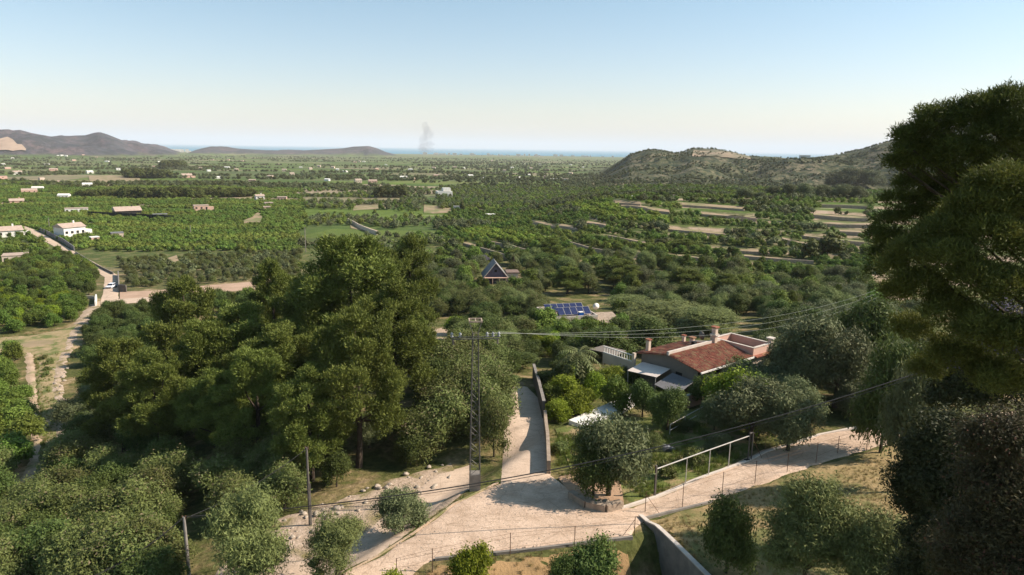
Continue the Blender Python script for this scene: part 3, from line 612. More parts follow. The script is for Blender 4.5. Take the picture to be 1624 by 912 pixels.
def stuff(name, P, hs, kinds, label, seed=1):
    """One object of kind stuff: instances spread over points by geometry nodes."""
    rng = np.random.default_rng(seed); me = bpy.data.meshes.new(name); me.vertices.add(len(P)); me.vertices.foreach_set('co', np.asarray(P, np.float32).ravel())
    for nm, arr, ty in (('scl', hs, 'FLOAT'), ('rot', rng.uniform(0, 6.28, len(P)), 'FLOAT'), ('idx', rng.integers(0, 1000, len(P)), 'INT')):
        a = me.attributes.new(nm, ty, 'POINT'); a.data.foreach_set('value', np.asarray(arr, np.float32 if ty == 'FLOAT' else np.int32))
    o = obj(name, me); prop(o, label=label, kind='stuff')
    ng = bpy.data.node_groups.new(name, 'GeometryNodeTree'); ng.interface.new_socket('Geometry', in_out='INPUT', socket_type='NodeSocketGeometry'); ng.interface.new_socket('Geometry', in_out='OUTPUT', socket_type='NodeSocketGeometry')
    n = ng.nodes; l = ng.links; gi = n.new('NodeGroupInput'); go = n.new('NodeGroupOutput')
    jn = n.new('GeometryNodeJoinGeometry')
    for me_, H0 in kinds:
        po = bpy.data.objects.new('source_clump', me_); oi = n.new('GeometryNodeObjectInfo'); oi.inputs['Object'].default_value = po; oi.inputs['As Instance'].default_value = True; oi.transform_space = 'ORIGINAL'
        po.scale = (1, 1, 1); tg = n.new('GeometryNodeTransform'); tg.inputs['Scale'].default_value = (1 / H0,) * 3; l.new(oi.outputs['Geometry'], tg.inputs[0]); l.new(tg.outputs[0], jn.inputs[0])
    ip = n.new('GeometryNodeInstanceOnPoints'); ip.inputs['Pick Instance'].default_value = True
    def attr(nm, ty):
        q = n.new('GeometryNodeInputNamedAttribute'); q.data_type = ty; q.inputs['Name'].default_value = nm; return q.outputs['Attribute']
    l.new(gi.outputs[0], ip.inputs['Points']); l.new(jn.outputs[0], ip.inputs['Instance']); l.new(attr('scl', 'FLOAT'), ip.inputs['Scale']); l.new(attr('idx', 'INT'), ip.inputs['Instance Index'])
    cx = n.new('ShaderNodeCombineXYZ'); l.new(attr('rot', 'FLOAT'), cx.inputs[2]); l.new(cx.outputs[0], ip.inputs['Rotation']); l.new(ip.outputs[0], go.inputs[0])
    md = o.modifiers.new('scatter', 'NODES'); md.node_group = ng; return o
def protos(kind): ms, R0, H0 = PROTO[kind]; return [(m_[0], H0) for m_ in ms]

# ---------------------------------------------------------------- pylon, poles, cables
def pylon():
    P = hit(753, 776); P[2] -= .1; H = z_at(757, 508, P) - P[2]
    t = empty('lattice_pylon', P, 'tall grey steel lattice pylon on a concrete block beside the road junction', 'pylon', rz=.12)
    MB().box((0, 0, .75), (.95, .95, 1.9)).build('concrete_base', CONC, t)
    h0, h1 = 1.7, H - 1.1; wb, wt = .44, .24
    wid = lambda z: wb + (wt - wb) * (z - h0) / (h1 - h0)
    for sx in (-1, 1):
        for sy in (-1, 1): MB().tube([(sx * wb, sy * wb, h0), (sx * wt, sy * wt, h1)], .038, 4).build('leg', GALV, t)
    n = 17
    for k in range(n):
        z0 = h0 + (h1 - h0) * k / n; z1 = h0 + (h1 - h0) * (k + 1) / n; a, c = wid(z0), wid(z1); b = MB()
        for (x0, y0, x1, y1) in ((-1, -1, 1, -1), (1, -1, 1, 1), (1, 1, -1, 1), (-1, 1, -1, -1)):
            if k % 2: x0, y0, x1, y1 = x1, y1, x0, y0
            b.tube([(x0 * a, y0 * a, z0), (x1 * c, y1 * c, z1)], .020, 4)
            b.tube([(x0 * c, y0 * c, z1), (x1 * c, y1 * c, z1)], .014, 4)
        b.build('lattice_brace', GALV, t)
    za = z_at(745, 536, P) - P[2]
    MB().box((0, -.3, za), (4.1, .07, .08)).box((0, .3, za), (4.1, .07, .08)).build('crossarm', GALV, t)
    for x in (-2.0, -1.3, 1.0, 1.5, 2.0):
        MB().tube([(x, 0, za + .05), (x, 0, za + .15), (x, 0, za + .25), (x, 0, za + .35), (x, 0, za + .5)], [.06, .16, .07, .15, .05], 8).build('insulator', CERAM, t, True)
    b = MB()
    for (x, y, dx, dy) in ((0, -.52, 1.15, .11), (0, .52, 1.15, .11), (-.52, 0, .11, .93), (.52, 0, .11, .93), (0, 0, .08, .93)): b.box((x, y, H), (dx, dy, .13))
    b.build('top_frame', STONE, t)
    for s in (-1, 1): MB().tube([(s * .24, 0, h1), (s * .55, 0, H - .08)], .035, 4).build('frame_bracket', GALV, t)
    for s in (-1, 1): MB().tube([(s * 1.9, 0, za - .1), (s * 1.9, 0, za - .55)], .09, 6).build('surge_arrester', CONCD, t)
    return P, za, H
PY = pylon()
def pole(px, yb, yt, r, label, m=WOOD, extra=None):
    P = hit(px, yb); h = z_at(px, yt, P) - P[2]; t = empty('utility_pole', P, label, 'utility pole')
    MB().tube([(0, 0, -.4), (0, 0, h)], [r * 1.15, r * .8], 10).build('shaft', m, t)
    b = MB().box((0, 0, h - .15), (.34, .06, .06)); b.tube([(.12, 0, h - .15), (.12, 0, h + .1)], .04, 6); b.tube([(-.12, 0, h - .15), (-.12, 0, h + .1)], .04, 6); b.build('cable_bracket', RUST, t)
    if extra == 'dark':
        MB().tube([(.11, 0, 0), (.11, 0, h * .55)], .06, 6).build('riser_pipe', CONCD, t)
    P = P.copy(); P[2] += h; return P
Pa = pole(300, 916, 818, .13, 'pale round utility pole at the lower left in front of the olive tree')
Pb = pole(492, 834, 709, .11, 'slender dark utility pole on the bank of the lower sandy lane', CONCD, 'dark')
def cable(name, A, B, sag, r, m, label, group=None, n=28):
    A = np.array(A, float); B = np.array(B, float); pts = []
    for k in range(n + 1):
        t = k / n; p = A * (1 - t) + B * t; p[2] -= sag * 4 * t * (1 - t); pts.append(p)
    o = MB().tube(pts, r, 5).build(name, m); return prop(o, label, 'cable', group)
def sky_point(px, py, D):
    d = rays([px], [py])[0]; s = D / math.hypot(d[0], d[1]); return np.array([d[0] * s, d[1] * s, CZ + d[2] * s])
E1 = sky_point(1478, 584, 62)
cable('overhead_cable', Pa, E1, 2.15, .045, WIRE, 'thick black twisted overhead cable sagging across the road junction')
cable('overhead_cable', Pa + [0, 0, -.12], E1 + [0, 0, -.25], 2.2, .022, WIRE, 'thin dark cable running just under the thick twisted cable')
cable('overhead_cable', Pa, hit(140, 985) + [0, 0, 3.2], .5, .04, WIRE, 'black cable dropping from the lower left pole to the frame corner')
cable('overhead_cable', Pa + [.1, 0, -.1], Pb + [0, 0, -.1], .5, .025, WIRE, 'dark cable between the two poles on the lower left')
for k, (dx, y1) in enumerate(((1.0, 452), (1.5, 457), (2.0, 463))):
    cable('power_line', (PY[0][0] + dx, PY[0][1] + (k - 1) * .3, PY[0][2] + PY[1] + .5), sky_point(1410, y1, 150 + k * 3), 2.6 + .5 * k, .017, WIREP, ['uppermost', 'middle', 'lowest'][k] + ' of the three pale wires running right from the pylon', 'wires from the pylon')

# ---------------------------------------------------------------- fences, gate, walls
def ground_h(P): return float(Hm(P[0], P[1]))
def wire_fence(posts, label, m=RUST, wires=(.35, .8, 1.2), r=.03, braces=()):
    Q = []
    t = empty('wire_fence', hit(*posts[0][:2]), label, 'fence'); o = np.array(t.location)
    for px, yb, yt in posts:
        P = hit(px, yb); h = max(z_at(px, yt, P) - P[2], .8); Q.append((P, h))
        MB().tube([P - o + [0, 0, -.2], P - o + [0, 0, h]], r, 5).build('fence_post', m, t)
    for f in wires:
        pts = [P - o + [0, 0, min(f, 1) * h * (.97 if f > 1 else 1)] for P, h in Q]
        MB().tube(pts, .010, 3).build('fence_wire', m, t)
    for i, dx in braces:
        P, h = Q[i]; MB().tube([P - o + [0, 0, h * .85], P - o + [dx, -.25 * abs(dx), 0]], .022, 4).build('fence_brace', m, t)
wire_fence([(629, 907, 885), (686, 908, 870), (809, 881, 845), (911, 868, 834), (1006, 849, 819)], 'rusty post and wire fence along the near edge of the road below the junction', braces=((4, -1.0),))
wire_fence([(1023, 813, 779), (1082, 806, 766), (1145, 786, 748), (1197, 768, 730), (1248, 750, 717), (1294, 735, 701), (1328, 720, 691), (1374, 715, 678), (1396, 709, 675), (1429, 701, 667)], 'rusty post and wire fence between the dirt road and the dry grass field', braces=((0, 1.2), (7, -1.0)))
wire_fence([(1213, 716, 690), (1255, 702, 668), (1290, 692, 659), (1234, 709, 683)][:3], 'thin dark wire fence on the far side of the road right of the gate')
wire_fence([(918, 768, 742), (925, 764, 738)], 'pair of dark iron stakes beside the round tree at the junction', wires=(.9,))
def gate():
    A = hit(1038, 789); B = hit(1185, 731); o = A.copy()
    t = empty('sliding_gate', A, 'long pale metal gate frame beside the dirt road above weeds', 'gate')
    hp = z_at(1036, 740, A) - A[2]; hB = z_at(1187, 688, B) - B[2]
    f = lambda s: A * (1 - s) + B * s - o
    MB().tube([f(0) + [0, 0, hp * .93], f(.5) + [0, 0, (hp + hB) * .47], f(1) + [0, 0, hB * .93]], .055, 6).build('top_rail', PGALV, t)
    b = MB()
    for s in np.linspace(0, 1, 9)[:-1]:
        a = f(s); c = f(s + .125); b.tube([a + [0, 0, .12], c + [0, 0, .12]], .06, 6)
    b.build('bottom_rail', GALV, t)
    for px, yb in ((1083, 768), (1119, 752), (1152, 739)):
        P = hit(px, yb + 4); s = (px - 1038) / 147.; MB().tube([f(s) + [0, 0, .1], f(s) + [0, 0, (hp * (1 - s) + hB * s) * .93]], .045, 6).build('upright', PGALV, t)
    MB().box(tuple(f(0) + [0, 0, hp / 2]), (.16, .16, hp + .3), .4).build('gate_post', CONCD, t)
    for d in (0, .32): MB().box(tuple(f(1) + [d + .05, 0, hB / 2]), (.09, .12, hB + .4), .4).build('gate_post', GALV, t)
    MB().box(tuple(f(1) + [.2, 0, hB + .1]), (.46, .14, .12), .4).build('post_cap', CONCD, t)
    MB().tube([f(1) + [.35, 0, hB * .85], f(1) + [1.6, .4, .1]], .03, 4).build('stay', RUST, t)
    MB().box(tuple(f(1) + [-.1, -.2, .12]), (.5, .3, .3), .4).build('roller_housing', DARK, t)
    n = MB()
gate()
def wall_line(name, base, tops, th, m, label, cat='wall', mcap=None, closed=False, h=None, lift=0):
    """A wall standing on the ground along picture points; its own thickness, one part for body and one for coping."""
    B = [hit(*p) for p in base]; o = B[0].copy(); t = empty(name, o, label, cat)
    H = [h if h else max(z_at(p[0], p[1], b) - b[2], .3) for p, b in zip(tops or base, B)]
    body = MB(); cap = MB()
    for i in range(len(B) - 1):
        a, c = B[i], B[i + 1]; L = np.hypot(*(c - a)[:2]); n = max(1, int(L / 2.5)); nv = np.array([-(c - a)[1], (c - a)[0], 0]) / max(L, 1e-6) * th / 2
        for k in range(n):
            s0, s1 = k / n, (k + 1) / n; p = a * (1 - s0) + c * s0; q = a * (1 - s1) + c * s1; p[2] = ground_h(p); q[2] = ground_h(q)
            hp = H[i] * (1 - s0) + H[i + 1] * s0; hq = H[i] * (1 - s1) + H[i + 1] * s1; p = p - o; q = q - o; dz = np.array([0, 0, 1.])
            body.hexa([p - nv - dz * .5, q - nv - dz * .5, q + nv - dz * .5, p + nv - dz * .5, p - nv + dz * hp, q - nv + dz * hq, q + nv + dz * hq, p + nv + dz * hp])
            w = nv * 1.25; cap.hexa([p - w + dz * (hp + .003), q - w + dz * (hq + .003), q + w + dz * (hq + .003), p + w + dz * (hp + .003), p - w + dz * (hp + .09), q - w + dz * (hq + .09), q + w + dz * (hq + .09), p + w + dz * (hp + .09)])
    body.build('wall_body', m, t)
    if mcap: cap.build('coping', mcap, t)
    return t
wall_line('lane_wall', [(846, 600), (853, 625), (862, 664)], None, .3, CONCD, 'tall dark rendered wall on the right side of the concrete lane', mcap=CONC, h=2.1)
wall_line('lane_wall', [(864, 668), (868, 705), (870, 752)], None, .35, STONE, 'rough stone wall beside the lane nearest the road junction', h=1.35)
wall_line('road_kerb', [(545, 912), (600, 882), (655, 847), (720, 800), (790, 766)], None, .16, SAND, 'low pale concrete kerb on the left edge of the wide road', 'kerb', h=.10)
wall_line('road_kerb', [(690, 889), (760, 882), (850, 873), (920, 864), (1003, 854)], None, .22, CONC, 'low grey kerb carrying the wire fence under the wide road', 'kerb', h=.22)
wall_line('road_kerb', [(1022, 824), (1065, 813), (1130, 797)], None, .2, CONC, 'short grey kerb between retaining wall and dry field', 'kerb', h=.2)
wall_line('road_kerb', [(985, 808), (1040, 790), (1100, 764), (1185, 733), (1215, 718), (1300, 691), (1360, 679)], None, .25, PALEC, 'pale concrete kerb running below the gate along the dirt road', 'kerb', h=.22)
def retaining():
    ys = np.linspace(52.3, 38, 12); t = empty('retaining_wall', (float(WALLX(52.3)), 52.3, 0), 'dark grey concrete retaining wall dropping away below the road corner', 'wall'); o = np.array(t.location)
    for i in range(len(ys) - 1):
        b = MB(); q = []
        for y in (ys[i], ys[i + 1] + .012):
            x = float(WALLX(y)); zt = float(Hm(x + .9, y)) + .2; q.append((x, y, zt))
        (x0, y0, z0), (x1, y1, z1) = q; zb = -4.0
        b.hexa([(x0, y0, zb), (x1, y1, zb), (x1 + .28, y1, zb), (x0 + .28, y0, zb), (x0, y0, z0), (x1, y1, z1), (x1 + .28, y1, z1), (x0 + .28, y0, z0)])
        b.v = [tuple(np.array(v) - o) for v in b.v]; b.build('wall_panel', CONC, t)
        c = MB().hexa([(x0 - .05, y0, z0 + .003), (x1 - .05, y1, z1 + .003), (x1 + .33, y1, z1 + .003), (x0 + .33, y0, z0 + .003), (x0 - .05, y0, z0 + .1), (x1 - .05, y1, z1 + .1), (x1 + .33, y1, z1 + .1), (x0 + .33, y0, z0 + .1)])
        c.v = [tuple(np.array(v) - o) for v in c.v]; c.build('coping_stone', PALEC, t)
retaining()
wall_line('stub_wall', [(606, 0), (606, 0)][:0] or [(152, 486), (153, 474)], None, .35, WHITE, 'short white gate pillar wall left of the valley road', h=1.3)
wall_line('low_stone_wall', [(905, 790), (930, 806), (960, 812), (985, 806)], None, .6, STONE, 'low rubble stone wall under the round tree at the junction', h=.7)
wall_line('grey_block_wall', [(188, 437), (189, 455), (190, 463)], None, .3, CONC, 'dark grey block wall right of the parked white car', h=1.6)
wall_line('grey_block_wall', [(189, 463), (201, 464)], None, .3, CONCD, 'stub of dark wall at the corner of the pink soil strip', h=2.2)
wall_line('long_block_wall', [(62, 366), (100, 385), (118, 398)], None, .3, GREYR, 'long grey block wall lining the valley road before the white house', h=2.0)
wall_line('long_block_wall', [(120, 402), (150, 421), (180, 436)], None, .25, CONC, 'low grey wall along the valley road behind the parked car', h=.9)
wall_line('orchard_wall', [(105, 470), (130, 473), (150, 474)], None, .25, PALEC, 'pale low wall between dark and light orchards left of the car', h=.8)
wall_line('slanting_wall', [(552, 352), (570, 362), (598, 373)], None, .5, CREAM, 'pale slanting terrace wall among olives in the middle distance', h=2.2)
TW = [([(762, 394), (783, 400), (805, 407)], 1.3), ([(776, 383), (812, 390), (854, 401)], 1.2), ([(822, 412), (838, 417), (852, 421)], 1.3),
      ([(902, 386), (935, 396), (975, 404), (1015, 404)], 1.6), ([(965, 374), (1000, 381), (1028, 387)], 1.1), ([(1016, 322), (975, 320)], .9), ([(985, 325), (1030, 330), (1062, 335)], .9),
      ([(1166, 345), (1200, 346)], 1.0), ([(1300, 324), (1340, 325), (1375, 327)], 1.2), ([(1290, 340), (1335, 344), (1378, 346)], 1.0), ([(1270, 373), (1320, 380), (1370, 384)], .9), ([(1240, 378), (1262, 384), (1285, 388)], 1.0),
      ([(1330, 366), (1385, 369)], .9), ([(1120, 392), (1160, 396), (1205, 399)], .8), ([(930, 352), (965, 357)], .8), ([(1180, 406), (1240, 411), (1290, 414)], .9),
      ([(1110, 338), (1150, 341), (1200, 345)], .9), ([(1075, 322), (1130, 326), (1180, 330)], .8), ([(1060, 362), (1110, 367), (1150, 371)], .8), ([(735, 384), (760, 391)], .8), ([(1060, 404), (1120, 410), (1170, 415)], .9), ([(840, 352), (880, 357), (915, 361)], .8), ([(1290, 352), (1330, 355), (1385, 356)], .9)]
for k, (b_, h_) in enumerate(TW):
    h_ = h_ * 1.45
    where = ['lowest on the left above the grey gabled hut', 'long one left of the tall dark pine', 'short one just left of the tall dark pine', 'long pale one at the centre of the terraces', 'pale one above the centre of the terraces', 'high one near the small white shed', 'upper one below the bright yellow orchard', 'short one at mid slope right of centre', 'highest one under the skyline carob trees', 'second one under the skyline carob trees', 'long one left of the big dark pine at mid slope', 'short one under the dark round bush', 'short one close against the big dark pine', 'thin one in the orchard above the two bushy pines', 'small one in the left orchard', 'lowest on the right above the two bushy pines', 'thin one crossing the bright green slope right of centre', 'long thin one below the tiny cream shed', 'faint one between the dark bushes at mid slope', 'short one under the bright yellow block on the left', 'long one low on the slope above the wooded strip', 'thin one near the left end of the slope', 'upper right one close to the big dark pine'][k]
    bs = sorted(b_); EXCL.append([(p[0] - 4, p[1] - 3) for p in bs] + [(p[0] + 2, p[1] + 10.5) for p in bs[::-1]])
    if k not in (8,): strip('terrace_path', [(p[0], p[1] - 1.5, p[0], p[1] + 3.2) for p in bs], SOIL, .12, ragged=.3, excl=False)
    b_ = [(p[0], p[1] + 5) for p in b_]
    wall_line('terrace_wall', b_, None, .6, STONE, 'pale dry stone terrace wall, ' + where, h=h_, mcap=None)
def railing():
    A = hit(1062, 690); B = hit(1130, 652); t = empty('hand_railing', A, 'pale metal hand railing on the slope behind the gate', 'railing'); f = lambda s, z: (A * (1 - s) + B * s - A) + [0, 0, z]
    for z in (1.25, .55): MB().tube([f(0, z), f(1, z)], .05, 5).build('rail', PGALV, t)
    for s in (0, .33, .66, 1): MB().tube([f(s, -.2), f(s, 1.25)], .045, 5).build('rail_post', PGALV, t)
railing()

# ---------------------------------------------------------------- the tiled villa
def villa():
    ze = 3.0; A = at_z(1013, 559, ze); B = at_z(1107, 588, ze); C = at_z(1183, 558, ze)
    g = (B - A); Wd = np.linalg.norm(g); g /= Wd; l_ = np.array([-g[1], g[0], 0]); Ln = 11.6
    rz = math.atan2(g[1], g[0]); gz = min(ground_h(B), ground_h(A)) - .3
    t = empty('tiled_villa', (A[0], A[1], gz), 'low villa with weathered terracotta roof, chimneys and roof terrace', 'house', rz=rz)
    E = ze - gz                                # eaves above the base; local x along the gable, y along the ridge
    xr = Wd * .52; R = E + .95
    def gable(y0, y1, nm):
        b = MB(); b.prism([(0, y0, 0), (Wd, y0, 0), (Wd, y1, 0), (0, y1, 0)], 0) if False else None
        b.v += [(0.25, y0, -.5), (Wd - .25, y0, -.5), (Wd - .25, y0, E - .1), (xr, y0, R - .12), (.25, y0, E - .1), (.25, y1, -.5), (Wd - .25, y1, -.5), (Wd - .25, y1, E - .1), (xr, y1, R - .12), (.25, y1, E - .1)]
        b.f += [(0, 1, 2, 3, 4), (9, 8, 7, 6, 5), (0, 5, 6, 1), (1, 6, 7, 2), (2, 7, 8, 3), (3, 8, 9, 4), (4, 9, 5, 0)]; b.m += [0] * 7
        b.build(nm, TAUPE, t)
    gable(.35, Ln, 'wall')
    def slope(x0, z0, x1, z1, y0, y1, nm, m=ROOFT):        # barrel tiles as real ridges running down the slope
        pitch = .24; n = int((y1 - y0) / pitch); V = []; Fc = []; rows = 9; k6 = 5
        prof = [math.sin(math.pi * k / k6) * .085 for k in range(k6)]
        ys = [(y0 + i * pitch + pitch * k / k6, prof[k]) for i in range(n) for k in range(k6)] + [(y0 + n * pitch, 0)]
        L = math.hypot(x1 - x0, z1 - z0); nx, nz = -(z1 - z0) / L, (x1 - x0) / L
        if nz < 0: nx, nz = -nx, -nz
        for r_ in range(rows + 1):
            s = r_ / rows
            for y, h in ys:
                hh = h + .04 * (1 - 0) ; jit = RND.uniform(-.012, .012); V.append((x0 + (x1 - x0) * s + nx * (hh + jit), y, z0 + (z1 - z0) * s + nz * (hh + jit)))
        c = len(ys)
        for r_ in range(rows):
            for q in range(c - 1): Fc.append((r_ * c + q, r_ * c + q + 1, (r_ + 1) * c + q + 1, (r_ + 1) * c + q))
        b = MB(); b.v = V; b.f = Fc; b.m = [0] * len(Fc); o0 = len(b.v)
        b.hexa([(x0, y0, z0 - .12), (x1, y0, z1 - .12), (x1, y1, z1 - .12), (x0, y1, z0 - .12), (x0, y0, z0), (x1, y0, z1), (x1, y1, z1), (x0, y1, z0)])
        return b.build(nm, m, t)
    slope(Wd + .45, E - .12, xr + .16, R, 0, Ln, 'front_roof_slope')
    rr = slope(-.35, E - .08, xr - .16, R - .05, 0, Ln - 2.2, 'rear_roof_slope')
    MB().box((xr, Ln / 2 - .4, R + .18), (.3, Ln - .4, .5)).build('ridge_parapet', PALEC, t)
    MB().box((Wd + .52, Ln / 2, E - .2), (.14, Ln + .1, .2)).build('gutter', WHITE, t)
    n_ = 12
    for k in range(n_):                                     # verge tiles along both gable slopes
        s = (k + .5) / n_; x = Wd + .4 - (Wd + .4 - xr) * s; z = E - .1 + (R - E) * s; MB().box((x, .0, z + .03), (.34, .2, .12)).build('verge_tile', ROOFT, t)
    def chimney(x, y, z, h, w, label=None):
        b = MB().box((x, y, z + h / 2), (w, w * .9, h)); o = b.build('chimney', CREAM, t)
        MB().box((x, y, z + h + .08), (w * 1.45, w * 1.35, .16)).build('chimney_cap', ROOFT, o)
    chimney(.6, 1.2, E - .2, 1.9, .5)
    chimney(xr + .1, Ln - 2.0, R - .6, 2.8, .62); MB().box((xr + .1, Ln - 2.0, R + 1.2), (1.0, .9, .18)).build('chimney_shelf', PALEC, t)
    chimney(2.2, Ln - 2.9, R - .6, .8, .55); chimney(.5, Ln - 2.6, E + .1, .9, .4)
    MB().box((xr - .6, Ln * .52, R + .35), (.5, .6, .6)).build('black_flue_box', DARK, t)
    MB().tube([(xr - .9, Ln - 3.1, R + .3), (xr - .9, Ln - 3.1, R + 1.0)], .04, 5).build('aerial_mast', GALV, t)
    b = MB(); cc = Vector((xr - 1.1, Ln - 3.2, R + 1.0))
    b.tube([cc + Vector((0, -.05, 0)), cc + Vector((.02, .02, 0)), cc + Vector((.05, .10, 0))], [.62, .55, .2], 14); b.build('satellite_dish', CONC, t, True)
    # rooftop terrace at the far end: low block with parapets and corner pillars
    y0, y1 = Ln + .02, Ln + 4.4; x0, x1 = xr - 1.6, Wd + .3; z = E - .1
    MB().box(((x0 + x1) / 2, (y0 + y1) / 2, z / 2 - .25), (x1 - x0, y1 - y0, z + .5)).build('terrace_block', CREAM, t)
    MB().box(((x0 + x1) / 2, (y0 + y1) / 2, z + .03), (x1 - x0 - .4, y1 - y0 - .4, .06)).build('terrace_floor', ROOFT, t)
    hp = 1.05
    for (cx, cy_, dx, dy) in (((x0 + x1) / 2, y0 + .12, x1 - x0, .22), ((x0 + x1) / 2, y1 - .12, x1 - x0, .22), (x0 + .12, (y0 + y1) / 2, .22, y1 - y0 - .5), (x1 - .12, (y0 + y1) / 2, .22, y1 - y0 - .5)):
        MB().box((cx, cy_, z + hp / 2 + .01), (dx, dy, hp)).build('parapet', PINKW, t); MB().box((cx, cy_, z + hp + .06), (dx + .12, dy + .12, .1)).build('parapet_coping', PALEC, t)
    MB().box((x1 + .25, (y0 + y1) / 2, z - .05), (.7, y1 - y0, .16)).build('tiled_ledge', ROOFT, t)
    o = MB().box((x1 - .1, y1 - .1, z + .85), (.55, .55, 1.8)).build('corner_pillar', CREAM, t); MB().box((x1 - .1, y1 - .1, z + 1.82), (.95, .95, .16)).build('pillar_cap', PALEC, o)
    o = MB().box((x0, y0, z + .7), (.45, .45, 1.4)).build('corner_pillar', CREAM, t)
    for y in (2.0, 4.6, 7.2, 9.8):
        o = MB().box((Wd - .24, y, E - 1.5), (.06, 1.1, 1.2)).build('window', DARK, t); MB().box((Wd - .2, y, E - 2.16), (.16, 1.3, .1)).build('window_sill', PALEC, o)
    for x in (2.2, 6.6):
        o = MB().box((x, .34, E - 1.7), (1.0, .06, 1.2)).build('window', DARK, t); MB().box((x, .3, E - 2.36), (1.2, .16, .1)).build('window_sill', PALEC, o)
    # awning over the gable terrace
    a = empty('flat_awning', (A[0], A[1], gz), 'pale fabric awning stretched in front of the villa gable', 'awning', rz=rz)
    MB().hexa([(.9, -3.2, E - 1.75), (5.6, -2.9, E - 1.45), (5.3, .2, E - 1.0), (.6, .2, E - 1.25), (.9, -3.2, E - 1.70), (5.6, -2.9, E - 1.40), (5.3, .2, E - .95), (.6, .2, E - 1.2)]).build('awning_cloth', AWN, a)
    for x, y in ((1.0, -3.1), (5.4, -2.8)): MB().tube([(x, y, -.5), (x, y, E - 1.6)], .05, 5).build('awning_post', PGALV, a)
    # dark shade net canopy in front, low orange wall
    s = empty('shade_canopy', (A[0], A[1], gz), 'dark sagging shade net right of the pale awning', 'canopy', rz=rz)
    MB().hexa([(5.9, -3.6, E - 2.2), (9.6, -3.8, E - 2.5), (9.4, -.1, E - 1.5), (5.9, -.1, E - 1.35), (5.9, -3.6, E - 2.12), (9.6, -3.8, E - 2.42), (9.4, -.1, E - 1.42), (5.9, -.1, E - 1.27)]).build('net_cloth', GREYR, s)
    for x, y in ((6.0, -3.5), (9.5, -3.7)): MB().tube([(x, y, -.5), (x, y, E - 2.2)], .06, 5).build('canopy_post', CREAM, s)
    w = empty('garden_wall', (A[0], A[1], gz), 'short orange garden wall below the villa corner', 'wall', rz=rz)
    MB().box((10.9, -2.4, E - 3.0), (.3, 3.2, 1.6)).build('wall_body', PINKW, w); MB().box((10.9, -2.4, E - 2.15), (.42, 3.3, .1)).build('coping', PALEC, w)
    # white balustrade on the left
    v = empty('white_balustrade', (A[0], A[1], gz), 'white balustrade with end pillar left of the villa', 'balustrade', rz=rz)
    MB().box((-3.0, -.8, E - 2.0), (5.6, .25, 1.5)).build('plinth', CREAM, v)
    for z in (E - 1.2, E - .35): MB().box((-3.0, -.8, z), (5.6, .12, .1)).build('rail', WHITE, v)
    for k in range(12): MB().box((-5.6 + k * .47, -.8, E - .78), (.08, .08, .8)).build('baluster', WHITE, v)
    MB().box((-.1, -.8, E - .9), (.4, .4, 1.9)).build('end_pillar', CREAM, v)
    c = empty('grey_canopy', (A[0], A[1], gz), 'flat grey shelter roof beyond the white balustrade', 'shelter', rz=rz)
    MB().hexa([(-9, -.5, E - 1.7), (-4.4, .4, E - 1.6), (-4.6, 2.6, E - 1.4), (-8.5, 2.0, E - 1.4), (-9, -.5, E - 1.6), (-4.4, .4, E - 1.5), (-4.6, 2.6, E - 1.3), (-8.5, 2.0, E - 1.3)]).build('shelter_roof', TAUPE, c)
    for x, y in ((-8.7, -.4), (-8.3, 1.9), (-4.8, 2.4)): MB().tube([(x, y, -.5), (x, y, E - 1.6)], .06, 5).build('shelter_post', WOOD, c)
villa()

def slab(name, px, z, dz, m, label, cat, pname='slab'):
    P = [at_z(p[0], p[1], z) for p in px]; t = empty(name, P[0], label, cat); o = P[0]
    MB().prism([p - o for p in P], dz).build(pname, m, t); return t, o
G0 = ground_h(hit(960, 655))
t_, o_ = slab('pool_terrace', [(902, 666), (1000, 624), (1012, 630), (935, 678)], G0 + .9, 1.6, WHITE, 'pale sunlit pool terrace slab behind the round tree', 'terrace')
t_, o_ = slab('small_pool', [(925, 682), (962, 664), (985, 676), (945, 696)], G0 + .3, .5, TEAL, 'teal lined pool glimpsed through the tree beside the pale terrace', 'pool', 'pool_basin')

